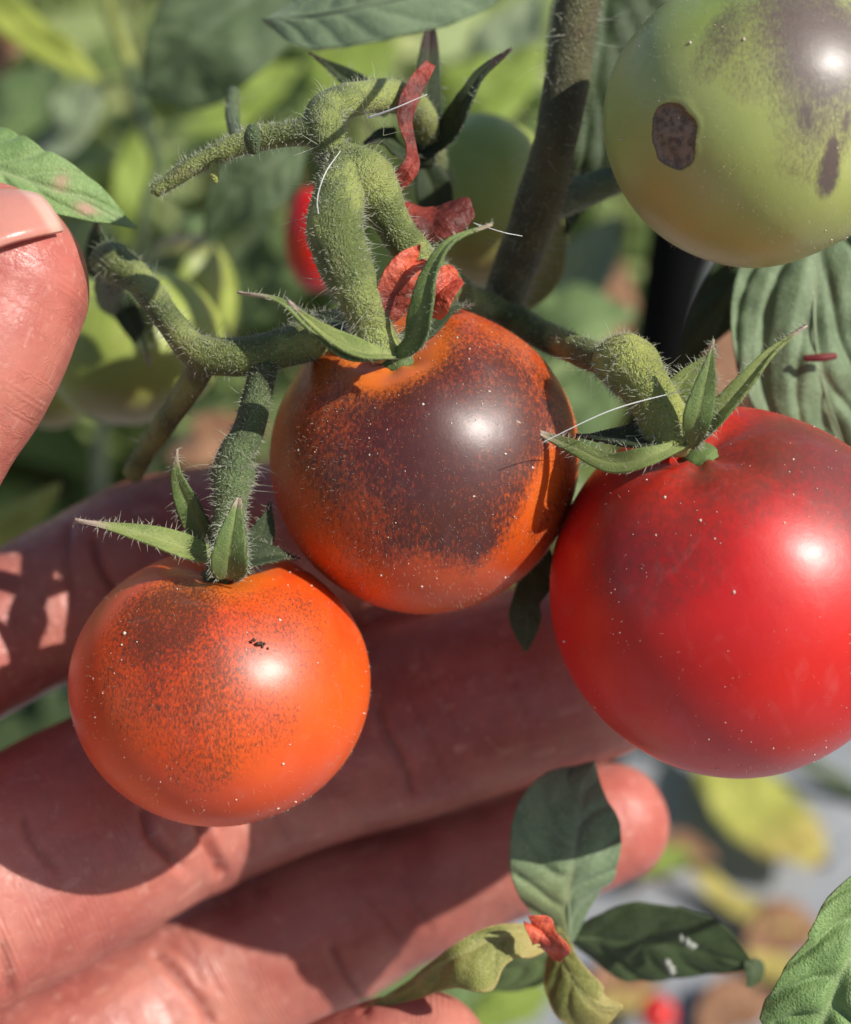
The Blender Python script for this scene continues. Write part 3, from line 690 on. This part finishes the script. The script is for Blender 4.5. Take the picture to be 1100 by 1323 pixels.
# calyx of the red tomato
ct = TR.o
sepal(ct, 'sepal_bright', [(890, 572, 19.75), (840, 590, 19.6), (790, 598, 19.8), (742, 578, 20.2), (703, 562, 20.45), (667, 544, 20.22)], .9, (-.1, .35, .9), tipage=.38, hairs=100)
sepal(ct, 'sepal', [(893, 578, 19.75), (900, 545, 19.45), (910, 505, 19.35), (917, 470, 19.3), (922, 438, 19.3)], 1.2, (-.15, .1, .98), tipage=.16, hairs=120)
sepal(ct, 'sepal_bright', [(895, 575, 19.8), (925, 540, 19.6), (962, 498, 19.5), (1000, 455, 19.45), (1043, 421, 19.4)], .85, (-.35, .35, .85), tipage=.15, hairs=120)
sepal(ct, 'sepal_bright', [(870, 560, 20.0), (872, 520, 20.1), (890, 485, 20.1), (925, 452, 20.0)], 1.35, (-.2, .2, .95), tipage=.12, hairs=140)
sepal(ct, 'sepal_dark', [(880, 568, 19.9), (830, 568, 20.0), (785, 565, 20.2), (745, 560, 20.4)], 1.5, (0, .8, .6))  # dark sepal stands in for the shadowed calyx base

# bits stuck on the fruits
for tm, pts in ((TR, [(858, 640), (900, 655), (905, 672), (846, 690), (950, 763), (1028, 590), (1038, 607), (998, 968), (838, 565)]), (TC, [(478, 585), (486, 583), (522, 606), (500, 551), (690, 603), (611, 640), (547, 519), (555, 533)])):
    q = [tm.on(*p) for p in pts]
    obj('residue_drop', *speck_mesh(np.array([a - b * .008 for a, b in q]), np.array([b for a, b in q]), rng.uniform(.012, .024, len(q))), M['dust'], tm.o, kind='stuff')
v, n_ = TL.on(338, 821, .01)
p = TL.dirpx(338, 821); t1 = nrm(np.cross(p, D(.4, 1, 0)))
db = Hairs()
bm_v, bm_f = speck_mesh(np.array([v + t1 * k * .022 + rng.normal(size=3) * .02 for k in range(-4, 5)]), np.repeat(p[None], 9, 0), rng.uniform(.012, .03, 9))
tag(obj('dirt_crumb', bm_v, bm_f, mat_plain('dirt', (.07, .045, .03), .9), None, v), 'tiny dark dirt crumb stuck on the orange speckled tomato', 'dirt')

# ------------------------------------------------------------------ truss
truss = empty('fruit_truss', P(455, 225, 20.3), 'hairy green truss stem that branches above and carries the ripe tomatoes', 'stem')
H = Hairs()
def tstem(name, pts, m, hairs=500, n=90, seg=24, lump=.085, lo=.025, hi=.095, seed=0):
    v, f, nn, k = tube_data(pts, n, seg, lump, seed); o = obj(name, v, f, M[m], truss)
    H.add(v[:k], nn, int(hairs * 1.5), lo, hi, .0036); H.add(v[:k], nn, max(hairs // 14, 3), hi, hi * 3.2, .0036); return o
tstem('pedicel', [(450, 218, 20.2, 29), (438, 252, 19.95, 33), (434, 296, 19.8, 35), (448, 345, 19.75, 35), (466, 385, 19.75, 29), (478, 415, 19.85, 28), (488, 452, 20.0, 33)], 'stem', 1100, seed=1)
tstem('peduncle', [(424, 190, 20.3, 19), (438, 206, 20.3, 26), (468, 226, 20.15, 34), (484, 246, 20.2, 32), (502, 280, 20.3, 25), (530, 320, 20.5, 24), (560, 352, 20.9, 23), (600, 385, 22.2, 22), (650, 405, 22.9, 21), (700, 432, 22.3, 20), (745, 452, 21.2, 20), (800, 470, 20.5, 22)], 'stem', 1000, n=120, seed=2)
tstem('pedicel', [(780, 466, 20.5, 22), (800, 468, 20.35, 34), (818, 474, 20.25, 40), (834, 500, 20.1, 33), (855, 535, 19.95, 31), (876, 572, 19.95, 36)], 'stem_bright', 900, seed=3)
tstem('peduncle', [(434, 202, 20.3, 20), (422, 172, 20.3, 24), (420, 148, 20.4, 27), (446, 132, 20.6, 23), (490, 124, 21.0, 21), (530, 132, 21.6, 21), (552, 165, 22.2, 19), (562, 205, 23.0, 16), (575, 235, 23.6, 14)], 'stem', 700, seed=4)
tstem('side_branch', [(425, 165, 20.3, 24), (385, 172, 20.4, 17), (340, 178, 20.5, 16), (300, 190, 20.6, 14), (255, 212, 20.7, 12), (200, 247, 20.8, 9)], 'stem', 600, n=70, seed=5)
tstem('bud', [(328, 196, 20.2, 7), (326, 178, 20.1, 10), (327, 163, 20.1, 6)], 'stem_deep', 10, n=14)
tstem('bud', [(276, 212, 20.6, 5), (277, 226, 20.5, 6), (279, 236, 20.5, 3)], 'stem_bright', 0, n=12)
tstem('stub', [(305, 178, 21.8, 8), (301, 150, 22.4, 9), (302, 118, 22.8, 8)], 'stem_deep', 20, n=20)
tstem('side_branch', [(470, 418, 21.4, 22), (430, 425, 21.3, 25), (395, 440, 21.0, 27), (340, 455, 20.8, 25), (290, 462, 20.8, 24), (250, 450, 20.9, 21), (215, 408, 21.2, 19), (182, 365, 21.6, 20), (155, 345, 21.9, 28), (138, 332, 22.2, 24)], 'stem', 900, n=120, seed=6)
tstem('pedicel', [(345, 455, 20.8, 20), (335, 500, 20.7, 19), (322, 555, 20.6, 20), (304, 590, 20.55, 23), (302, 608, 20.55, 28), (299, 628, 20.5, 25), (297, 660, 20.5, 22), (297, 700, 20.5, 24), (296, 735, 20.6, 30)], 'stem_deep', 800, n=90, seed=7)
tstem('side_branch', [(268, 462, 20.9, 17), (245, 500, 21.5, 17), (215, 545, 22.2, 15), (190, 580, 22.8, 13), (172, 612, 23.2, 15)], 'stem', 120, n=50, seed=8)
tstem('side_branch', [(150, 345, 22.0, 20), (140, 380, 23.5, 18), (155, 400, 25.5, 14)], 'stem_deep', 80, n=30, seed=9)
# long pale hairs bristling round the fork
kk_ = PA(np.array([(rng.uniform(405, 500), rng.uniform(130, 260), rng.uniform(19.9, 20.6)) for _ in range(60)]))
H.add(kk_, nrm(kk_ - P(440, 190, 21)), 60, .25, .75, .0042)
H.build(truss)
# sepals of the blurred tomatoes
sepal(TB1.o, 'sepal_dark', [(150, 372, 24.9), (165, 405, 24.6), (182, 440, 24.6), (196, 476, 24.8)], 1.1, (0, .2, 1), hairs=10)
sepal(TB1.o, 'sepal_bright', [(160, 380, 25.0), (180, 400, 24.8), (188, 430, 24.8), (190, 462, 25.0)], 1.1, (.4, .2, 1), hairs=0)
sepal(TB1.o, 'sepal_dark', [(150, 372, 24.9), (132, 345, 24.5), (124, 310, 24.2), (128, 280, 24)], 1.2, (-.2, .2, 1), hairs=0)
sepal(TB2.o, 'sepal_dark', [(545, 215, 22.6), (550, 160, 22.4), (553, 100, 22.3), (556, 35, 22.3)], 1.5, (.2, 0, 1), hairs=40, wp=[9, 12, 14, 14, 12, 10, 8, 4])
sepal(TB2.o, 'sepal_dark', [(545, 205, 22.4), (585, 165, 22.0), (605, 125, 21.7), (622, 95, 21.6), (661, 62, 21.5)], 1.3, (-.3, .3, .9), hairs=40, wp=[8, 12, 13, 10, 7, 6, 4, 1])
sepal(TB2.o, 'sepal_dark', [(500, 150, 22.2), (470, 118, 22.2), (435, 92, 22.3), (400, 68, 22.4)], 1.0, (-.2, .4, .9), hairs=30)
sepal(TB2.o, 'sepal_dark', [(540, 200, 22.4), (515, 190, 22.0), (492, 180, 21.8), (470, 185, 21.7)], 1.5, (-.2, .4, .9), hairs=20)
sepal(TB2.o, 'sepal_dark', [(545, 205, 22.8), (560, 250, 23.0), (565, 290, 23.2), (555, 320, 23.4)], 1.6, (.1, .2, 1), hairs=0)

# loose white fibres caught on the hairs
def fibre(pts, label):
    v, f, _, _ = tube_data(pts, 24, 5, 0); tag(obj('fibre', v, f, M['web'], None, PA(np.array(pts)[:1, :3])[0]), label, 'fibre', 'pale fibres caught on the plant')
fibre([(477, 152, 20.0, 1.8), (510, 140, 19.8, 1.0), (552, 122, 19.7, .5)], 'pale stiff fibre crossing the red dried petal')
fibre([(700, 572, 19.6, .5), (790, 530, 19.5, .7), (880, 505, 19.6, .5)], 'long web thread running across the dark calyx of the red tomato')
fibre([(612, 288, 19.6, .4), (650, 300, 19.6, .45), (675, 305, 19.7, .35)], 'short curly thread at the tip of the upright sepal')
fibre([(418, 300, 19.6, .5), (410, 262, 19.5, .6), (420, 225, 19.5, .6), (440, 195, 19.7, .4)], 'long curved hair standing beside the thick curved truss stem')

# ------------------------------------------------------------------ dried petals
DG = 'dried red petals'
def petal(mid, w, m, label, normal=(0, 0, 1), wave=.25, age=None, seed=1, **k):
    V, f, att, q, nr = leaf_data(mid, w, w, normal, wave=wave, nv=60, nu=14, relief=.03, veins=4, seed=seed, age=age, **k)
    o = obj('dried_petal', V, f, M[m], None, PA(np.array(mid)[:1])[0], attrs=att, solid=.012); tag(o, label, 'dried petal', DG); return o
petal([(556, 82, 21.0), (535, 115, 20.9), (524, 150, 20.8), (532, 190, 20.7), (530, 215, 20.6), (505, 250, 20.7)], [7, 11, 12, 10, 7, 9, 12, 8], 'petal', 'long thin twisted dried red petal hanging between the dark sepals', (.3, 0, 1), .12, seed=4)
petal([(515, 262, 21.2), (540, 276, 21.1), (572, 280, 21.0), (608, 276, 21.1)], [6, 22, 30, 30, 26, 22, 12], 'petal', 'curled dark red dried petal beside the bend of the truss stem', (.1, .5, .8), .5, lambda u, v: smooth(v, .3, .9) * .8, seed=9, curl=-.5)
petal([(505, 410, 20.0), (510, 385, 19.9), (518, 362, 19.9), (528, 352, 20.0)], [10, 24, 27, 20, 8], 'petal_bright', 'crumpled orange red dried petal left of the upright sepal', (.2, .2, 1), .9, lambda u, v: smooth(.6 - v, -.2, .4), seed=12, curl=-.5)
petal([(560, 405, 20.3), (568, 385, 20.2), (580, 372, 20.2), (590, 366, 20.3)], [14, 24, 18, 5], 'petal_bright', 'small orange red dried petal right of the upright sepal', (-.1, .3, 1), .7, seed=15, curl=-.3)
petal([(688, 1195, 21.4), (702, 1205, 21.3), (715, 1222, 21.3), (722, 1244, 21.4)], [4, 20, 12, 16, 3], 'petal_bright', 'crumpled salmon red dried petal stuck on the withered leaf', (.1, .2, 1), .9, seed=21, curl=-.5)
bit = empty('petal_scrap', P(1060, 462, 22), 'narrow dark red scrap lying across the grey green leaf', 'dried petal', DG)
v, f, _, _ = tube_data([(1040, 463, 22.15, 4.5), (1060, 462, 22.1, 5.5), (1080, 460, 22.12, 4.5)], 16, 8, .12); obj('scrap', v, f, mat_plain('scrap', (.16, .03, .03), .6), bit)

# ------------------------------------------------------------------ main stem
plant = empty('tomato_plant', P(650, 420, 24), 'dark brown hairy main stem of the tomato plant with a side shoot', 'plant stem')
H2 = Hairs()
for nm, pts, m, n_h in (('main_stem', [(775, -160, 21.6, 31), (758, -60, 21.8, 30), (745, 20, 22.0, 29), (735, 90, 22.1, 29), (722, 165, 22.2, 28), (704, 240, 22.4, 32), (684, 300, 22.6, 31), (662, 360, 22.9, 29), (640, 430, 23.3, 26), (610, 560, 24.2, 26), (560, 800, 27.5, 26), (520, 1000, 32, 26)], 'stem_brown', 900),
                        ('side_shoot', [(700, 262, 22.5, 30), (740, 252, 22.8, 24), (775, 240, 23.0, 20), (830, 215, 23.3, 18), (900, 160, 23.6, 17)], 'stem_deep', 160)):
    v, f, nn, k = tube_data(pts, 110, 22, .05, 3); obj(nm, v, f, M[m], plant)
    H2.add(v[:k], nn, n_h, .04, .14, .0034); H2.add(v[:k], nn, n_h // 5, .2, .45, .0036)
H2.build(plant)

# ------------------------------------------------------------------ leaves near the focal plane
LG = 'leaves around the fruit'
def leafthing(label, loc, group=LG): return empty('tomato_leaf', P(*loc), label, 'leaf', group)
# right, behind the red tomato
t = leafthing('large grey green leaf with raised veins behind the red tomato', (1075, 320, 22.6))
leaflet(t, 'leaf_grey', [(1062, 262, 22.9), (1055, 330, 22.6), (1052, 410, 22.4), (1062, 490, 22.4), (1085, 560, 22.7), (1110, 640, 23)], [30, 90, 100, 92, 88, 78, 48, 4], [30, 80, 100, 105, 100, 80, 48, 4],
        normal=(-.05, .25, 1), veins=3, slant=.8, relief=.07, wave=.35, curl=-.06, rib=3.5, nv=80, nu=40, seed=5)
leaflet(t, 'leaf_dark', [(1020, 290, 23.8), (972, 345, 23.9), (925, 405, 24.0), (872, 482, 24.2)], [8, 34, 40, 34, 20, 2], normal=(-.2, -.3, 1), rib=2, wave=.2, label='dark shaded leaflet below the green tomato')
stalk(t, [(1062, 270, 22.9, 6), (1090, 200, 23.4, 7), (1150, 80, 24, 8)])
# lower right corner
t = leafthing('light green leaf with crinkled surface in the lower right corner', (1120, 1380, 20.6))
leaflet(t, 'leaf_green', [(1200, 1080, 20.9), (1140, 1160, 20.7), (1095, 1240, 20.6), (1060, 1330, 20.6), (1030, 1430, 20.9)], [4, 60, 80, 90, 80, 4], [4, 40, 62, 62, 76, 70, 4],
        normal=(.0, .25, 1), veins=6, relief=.12, wave=.2, serr=.07, nserr=4, rib=3, nv=80, nu=36, seed=11)
stalk(t, [(1200, 1080, 20.9, 5), (1230, 1080, 21.2, 6), (1300, 1040, 21.5, 7)])
# lower middle: a compound leaf
t = leafthing('compound leaf hanging in front of the ring finger, partly withered', (735, 1215, 23.0))
leaflet(t, 'leaf_grey', [(736, 1218, 22.95), (735, 1150, 22.6), (742, 1090, 22.5), (752, 1035, 22.6), (768, 984, 22.9)], [6, 50, 78, 86, 82, 52, 3], [4, 32, 58, 62, 62, 52, 26, 2],
        normal=(.12, .15, 1), veins=5, relief=.06, wave=.16, rib=2.2, nv=60, nu=30, seed=3, age=lambda u, v: .22 * (1 - smooth(v, .1, .5)) * (u < .1))
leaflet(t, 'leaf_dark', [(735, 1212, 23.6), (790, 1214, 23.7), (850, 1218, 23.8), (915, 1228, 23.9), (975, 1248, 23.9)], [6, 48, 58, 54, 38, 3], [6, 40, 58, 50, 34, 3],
        normal=(.1, -.5, .85), veins=5, relief=.05, wave=.12, rib=2, label='dark green leaflet pointing right with two pale spots', seed=6)
leaflet(t, 'leaf_dark', [(965, 1240, 23.85), (975, 1255, 23.8), (968, 1276, 23.8)], [3, 14, 12, 4], normal=(.5, 0, .85), rib=0, label='brown curled tip of the dark leaflet')
leaflet(t, 'leaf_wither', [(718, 1198, 22.6), (726, 1235, 22.2), (745, 1272, 22.0), (770, 1300, 21.9), (805, 1302, 21.9)], [4, 14, 18, 22, 24, 16, 2], [6, 26, 38, 46, 46, 26, 2],
        normal=(-.4, .1, .9), veins=4, wave=.12, curl=-.3, rib=2.5, age=lambda u, v: smooth(v, .55, .9) * .7 + smooth(np.abs(u), .86, 1) * .9, seed=8, label='withered yellow green leaflet curling downwards')
leaflet(t, 'leaf_wither', [(715, 1215, 22.2), (680, 1208, 21.9), (640, 1212, 21.7), (600, 1232, 21.6), (555, 1258, 21.9), (480, 1302, 22.6)], [3, 24, 26, 36, 52, 30, 18, 3], [2, 9, 13, 15, 15, 12, 8, 2],
        normal=(.1, .45, .85), veins=5, wave=.2, curl=-.3, rib=2.0, age=lambda u, v: (1 - smooth(v, .12, .42)) * .9 + .9 * smooth(np.abs(u), .86, 1), seed=18, label='withered leaflet folded over with a tan dry edge')
leaflet(t, 'leaf_mid', [(735, 1215, 23.8), (690, 1240, 24.0), (640, 1255, 24.2), (585, 1262, 24.4)], [4, 30, 36, 26, 2], normal=(0, -.4, .9), rib=0, seed=4, label='shaded leaflet behind the withered ones')
stalk(t, [(736, 1222, 22.95, 5), (742, 1280, 23.4, 6), (760, 1360, 24.2, 7)])
sp_ = speck_mesh(PA(np.array([(888, 1217, 23.35), (866, 1250, 23.4), (880, 1212, 23.36), (894, 1222, 23.35), (862, 1243, 23.4), (868, 1256, 23.4)])), np.repeat(D(0, 0, 1)[None], 6, 0), np.array([.085, .08, .06, .07, .055, .05]))
obj('droppings', *sp_, mat_plain('droppings', (.30, .32, .28), .7), t, kind='stuff')
# behind the thumb
t = leafthing('bright green leaf with pink damaged spots behind the thumb tip', (-40, 220, 21.6))
leaflet(t, 'leaf_green', [(-120, 170, 21.9), (-40, 205, 21.5), (30, 232, 21.3), (100, 258, 21.3), (176, 296, 21.5)], [4, 40, 54, 46, 40, 24, 1], [4, 40, 44, 40, 34, 20, 1],
        normal=(.1, .45, .9), veins=5, relief=.10, wave=.12, rib=2.5, nv=60, nu=26, seed=14,
        age=lambda u, v: np.exp(-(((v - .80) / .04) ** 2 + ((u - .35) / .3) ** 2)) * 1.1 + np.exp(-(((v - .66) / .03) ** 2 + ((u + .3) / .3) ** 2)) * .8)
leaflet(t, 'leaf_mid', [(-60, 225, 22.0), (-20, 205, 21.8), (15, 192, 21.8), (45, 185, 21.9)], [4, 26, 28, 18, 2], normal=(0, .3, 1), rib=0, seed=2)
stalk(t, [(-120, 170, 21.9, 5), (-200, 140, 22.3, 6), (-300, 120, 23, 7)])
# top, in front
t = leafthing('blurred pale grey leaf crossing the top edge of the view', (360, 20, 17.6))
leaflet(t, 'leaf_grey', [(340, 25, 17.8), (420, 15, 17.5), (510, -2, 17.3), (600, -25, 17.3), (690, -60, 17.5)], [2, 60, 75, 75, 60, 3], [2, 42, 50, 52, 50, 40, 2], normal=(0, .3, 1), veins=7, relief=.05, wave=.12, rib=2.5, seed=22, nv=60)
stalk(t, [(690, -60, 17.5, 5), (760, -110, 17.9, 6), (830, -200, 18.5, 7)])
# small leaf between the fruits
t = leafthing('small dark lobed leaf hanging in the gap between two ripe tomatoes', (694, 725, 22.4))
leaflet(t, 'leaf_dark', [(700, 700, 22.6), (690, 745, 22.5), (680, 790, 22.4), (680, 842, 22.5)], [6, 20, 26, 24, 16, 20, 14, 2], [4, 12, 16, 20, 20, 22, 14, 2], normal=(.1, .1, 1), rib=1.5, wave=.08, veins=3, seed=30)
stalk(t, [(700, 702, 22.6, 3), (712, 660, 23.2, 4), (720, 600, 24, 5)])
t = leafthing('pale scrap of leaf showing between the orange and purple tomatoes', (480, 790, 26.2))
leaflet(t, 'leaf_pale', [(440, 770, 26.4), (475, 790, 26.2), (505, 795, 26.2), (545, 800, 26.4)], [3, 16, 20, 14, 2], normal=(0, .5, .9), rib=0, seed=31)

# big leaf behind main stem and green tomato; its dark material holds the shade
t = leafthing('big dark teal leaf coloured as if in shade behind the main stem and green tomato', (760, -60, 24.2))
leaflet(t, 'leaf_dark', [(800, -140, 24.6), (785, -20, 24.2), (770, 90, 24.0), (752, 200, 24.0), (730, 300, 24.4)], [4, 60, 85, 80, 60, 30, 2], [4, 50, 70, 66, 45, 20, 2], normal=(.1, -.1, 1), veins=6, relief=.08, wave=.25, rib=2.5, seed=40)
stalk(t, [(800, -140, 24.6, 5), (815, -220, 25, 6)])
t = leafthing('narrow pale yellow leaf hanging behind the base of the main stem', (722, 285, 24.5))
leaflet(t, 'leaf_wither', [(722, 285, 24.6), (712, 325, 24.5), (695, 365, 24.5), (655, 410, 24.6)], [3, 14, 22, 24, 18, 2], normal=(-.2, .2, 1), rib=0, seed=41, age=lambda u, v: .45 + 0 * u)
stalk(t, [(722, 287, 24.6, 3), (728, 262, 24.3, 4), (730, 240, 23.8, 4)])

# ------------------------------------------------------------------ blurred leaves further back
BG = 'blurred leaves behind the truss'
def back(label, m, mid, w_, wr=None, normal=(0, .3, 1), seed=1, age=None, wave=.3, rib=0):
    t = leafthing(label, mid[0], BG)
    leaflet(t, m, mid, w_, wr, normal=normal, seed=seed, wave=wave, rib=rib, nv=24, nu=10, age=age, relief=.08)
    a, b = np.array(mid[0], float), np.array(mid[1], float); e = a + (a - b) * .5
    e2 = e + np.array([0, 30, 3.0])
    stalk(t, [(a[0], a[1], a[2], 4), (e[0], e[1], e[2] + .5, 5), (e2[0], e2[1], e2[2], 6)], n=14, seg=8)
    return t
back('large dark blurred leaf at the top left of the truss', 'leaf_deep', [(390, -70, 30), (330, -10, 29.5), (270, 45, 29), (225, 85, 29), (180, 118, 29.2)], [5, 70, 84, 80, 56, 3], [5, 60, 78, 70, 46, 3], (.1, .2, 1), 50)
back('dark blurred leaf hanging below the short truss arm', 'leaf_deep', [(395, 190, 28), (350, 215, 27.8), (305, 250, 27.8), (262, 305, 28)], [4, 40, 50, 36, 2], [4, 36, 46, 30, 2], (-.1, -.1, 1), 51)
back('yellow green blade crossing the upper left corner', 'leaf_lime', [(-60, -40, 38), (0, 12, 37), (60, 58, 36.5), (128, 105, 36.5)], [6, 20, 24, 20, 4], None, (0, .4, 1), 52, lambda u, v: .3 + 0 * u)
back('pale grey green blurred leaf left of the truss arm', 'leaf_pale', [(40, 205, 40), (75, 170, 39), (105, 135, 39), (125, 100, 39)], [4, 34, 38, 30, 3], None, (0, .5, .9), 53)
back('light green blurred leaf standing below the dark thin stem', 'leaf_lime', [(170, 330, 41), (172, 270, 40), (178, 215, 40), (185, 150, 40)], [4, 22, 28, 24, 3], None, (.2, .4, .9), 54)
back('bright lime blurred leaf under the dark top leaf', 'leaf_lime', [(200, 175, 44), (250, 150, 43), (310, 128, 43), (390, 85, 43)], [4, 40, 46, 40, 4], None, (0, .6, .8), 55)
back('pale lime blurred leaf above the short truss arm', 'leaf_lime', [(360, 160, 47), (400, 120, 46), (450, 90, 46), (520, 65, 46)], [4, 44, 50, 40, 4], None, (0, .6, .8), 56)
back('soft green blurred leaf at the left edge under the lime blade', 'leaf_mid', [(-40, 190, 44), (0, 150, 43), (45, 120, 43), (95, 85, 43)], [4, 40, 48, 36, 4], None, (0, .5, .9), 57)
back('yellow green lit leaf behind the curved dark sepal', 'leaf_lime', [(560, 190, 38), (600, 140, 37.5), (640, 110, 37.5), (700, 60, 37.5)], [4, 44, 50, 40, 4], None, (0, .6, .8), 58)
back('pale green blurred leaf between top leaf and main stem', 'leaf_pale', [(590, 130, 46), (630, 90, 45), (665, 50, 45), (700, -10, 45)], [4, 40, 46, 34, 4], None, (0, .5, .9), 59)
back('grey green blurred leaf right of the short truss arm tip', 'leaf_mid', [(200, 360, 36), (235, 320, 35.5), (262, 290, 35.5), (300, 270, 36)], [4, 26, 30, 24, 3], None, (0, .6, .8), 60)
back('blurred green leaf behind the middle of the purple tomato stem', 'leaf_mid', [(310, 420, 38), (340, 370, 37.5), (370, 330, 37), (400, 280, 37)], [4, 40, 46, 36, 3], None, (0, .3, .9), 61)
back('blurred pale green leaf right of the main stem', 'leaf_pale', [(700, 420, 44), (730, 380, 43.5), (760, 340, 43), (800, 280, 43)], [4, 38, 44, 34, 3], None, (0, .5, .9), 62)
back('blurred mid green leaf behind the right truss arm', 'leaf_mid', [(660, 470, 40), (700, 440, 40), (750, 410, 40), (820, 400, 40)], [4, 36, 44, 34, 3], None, (0, .6, .8), 63)
back('dull green blurred leaf behind the knuckle of the red tomato stem', 'leaf_mid', [(690, 600, 38), (720, 560, 37), (760, 510, 37), (790, 440, 37)], [4, 40, 50, 36, 3], None, (0, .4, .9), 64)
back('yellow streaked leaf at the left edge above the index finger', 'leaf_yellow', [(-60, 710, 30), (-10, 675, 29.6), (35, 650, 29.5), (80, 625, 29.6)], [4, 16, 20, 14, 2], [4, 34, 36, 22, 2], (0, .5, .8), 65)
back('brown orange blurred dead leaf at the left edge', 'leaf_brown', [(-40, 110, 48), (-10, 80, 47.5), (5, 50, 47), (10, 10, 47)], [4, 26, 30, 24, 3], None, (0, .5, .9), 66)
back('terracotta blurred dead leaf left of the black stake', 'leaf_brown', [(810, 450, 52), (800, 410, 51), (795, 370, 51), (790, 320, 51)], [4, 22, 26, 20, 3], None, (0, .5, .9), 67)
back('terracotta blurred dead leaf behind the upright sepals', 'leaf_brown', [(950, 560, 50), (960, 500, 49), (965, 450, 49), (975, 380, 49)], [4, 44, 50, 44, 3], None, (0, .5, .9), 68)
back('tan blurred dead leaf between the pedicels on the left', 'leaf_brown', [(210, 590, 44), (245, 575, 43), (285, 565, 43), (345, 550, 43)], [4, 24, 30, 26, 3], None, (0, .7, .8), 69, lambda u, v: 0 * u)

# ------------------------------------------------------------------ thin blurred stems, stake
wd_ = empty('weed', P(140, -40, 38), 'thin weed with pale upper and dark lower stem left of the truss', 'plant')
stalk(wd_, [(128, -60, 37.5, 9), (142, 15, 37, 9), (156, 50, 36.8, 9), (168, 85, 36.5, 8)], 'stem_bright', 'upper_stem')
stalk(wd_, [(168, 85, 36.5, 8), (180, 130, 36.3, 9), (192, 175, 36, 9), (204, 215, 36, 8), (190, 260, 36, 8), (180, 320, 36.5, 8), (150, 480, 40, 8), (130, 560, 44, 9), (128, 640, 50, 9)], 'stem_deep', 'lower_stem', 50)
st = empty('stake', P(850, 520, 44), 'black round plastic stake behind the green tomato', 'stake')
v, f, _, _ = tube_data([(915, 60, 39.5, 40), (888, 240, 41, 40), (862, 420, 43, 39), (835, 600, 46, 37), (800, 830, 52, 34), (770, 1000, 58, 31)], 40, 24, 0); obj('pole', v, f, M['stake'], st)
v, f, _, _ = tube_data([(945, 300, 41.3, 14), (918, 368, 41.9, 15), (895, 430, 42.6, 13)], 20, 10, 0, flat=.4); obj('tie_strip', v, f, M['tape'], st)

# ------------------------------------------------------------------ litter lying on the mulch film
def ground_at(px, py, lift=.8):
    r = P(px, py, 1.0) - CAM; t = (lift - CAM[2]) / r[2]; return t      # depth at which the pixel meets the ground
FG = 'leaves fallen on the grey film'
def litter(label, m, pts, w_, age=None, name='fallen_leaf', cat='leaf', wave=.25, lift=1.0):
    mid = [(x, y, ground_at(x, y, lift)) for x, y in pts]
    t = empty(name, P(*mid[0]), label, cat, FG); up = RM.T @ np.array([0, 0, 1.0])
    leaflet(t, m, mid, w_, normal=tuple(up), wave=wave, rib=0, nv=24, nu=8, age=age, name='blade', relief=.15)
    return t
litter('yellow green fallen leaf with a brown tip lying below the red tomato', 'leaf_yellow', [(905, 960), (945, 1010), (985, 1055), (1030, 1095), (1068, 1122)], [4, 40, 52, 50, 36, 4], lambda u, v: np.where(v > .86, smooth(v, .86, .97) * 2, smooth(v, .45, .8) * .7), lift=1.6)
litter('orange brown dry leaf beside the ring fingertip', 'leaf_brown', [(815, 1150), (850, 1118), (880, 1100), (925, 1110)], [4, 20, 26, 20, 3])
litter('small green and orange leaf next to the ring fingertip', 'leaf_lime', [(825, 1128), (850, 1118), (870, 1112), (895, 1110)], [3, 14, 16, 10, 2], lift=1.8)
litter('long yellowish dry stem leaf lying across the film', 'leaf_yellow', [(890, 1125), (940, 1160), (1000, 1190), (1075, 1215)], [5, 14, 16, 12, 4], lambda u, v: .5 + 0 * u)
litter('pinkish brown crumpled leaf near the right corner', 'leaf_brown', [(965, 1225), (1000, 1205), (1030, 1200), (1065, 1205)], [4, 22, 26, 20, 3])
litter('tan yellow strip of leaf below the dark leaflet tip', 'leaf_yellow', [(965, 1230), (995, 1245), (1025, 1260), (1060, 1290)], [3, 16, 20, 16, 3], lambda u, v: .6 + 0 * u)
litter('brown dead leaf lying at the bottom edge', 'leaf_brown', [(900, 1345), (930, 1310), (965, 1295), (1000, 1290)], [4, 20, 26, 20, 3])
litter('pale tan dead leaf lying at the bottom edge', 'leaf_yellow', [(765, 1340), (790, 1310), (815, 1290), (845, 1275)], [4, 16, 20, 16, 3], lambda u, v: .9 + 0 * u)
litter('pinkish dead leaf under the withered leaf tip', 'leaf_brown', [(760, 1290), (790, 1270), (820, 1262), (860, 1260)], [4, 16, 22, 16, 3])
litter('dark brown crumbled leaf at the left above the index finger', 'leaf_brown', [(10, 615), (50, 595), (90, 592), (140, 600)], [4, 16, 20, 16, 3], lambda u, v: 1.7 + 0 * u)
litter('green fallen leaf at the bottom beside the little finger', 'leaf_mid', [(470, 1345), (510, 1305), (560, 1280), (640, 1260)], [4, 30, 40, 30, 3])
litter('light green fallen leaf under the withered leaflets', 'leaf_lime', [(600, 1345), (640, 1310), (670, 1290), (715, 1280)], [4, 24, 30, 24, 3])
gz = ground_at(848, 1308, 2.0)
Tomato(850, 1310, gz, 24, 22, (0, .5, .8), 'tom_r', 'small red tomato fallen on the grey film at the bottom edge', None, big=False)
t = empty('fallen_vine', P(1040, 985, ground_at(1040, 985)), 'green stem lying on the grey film at the right edge', 'stem')
gz = ground_at(1070, 1003, 1.2)
stalk(t, [(1000, 962, gz, 10), (1040, 985, gz, 10), (1070, 1003, gz, 11), (1105, 1022, gz, 11), (1180, 1070, gz, 11)], 'stem_deep')

litter('added dark leaf standing in for shade on the film under the index finger', 'leaf_dark', [(-60, 1010), (0, 965), (60, 930), (140, 890)], [6, 34, 40, 34, 5])  # added leaf, darkens this gap of the film in place of shade
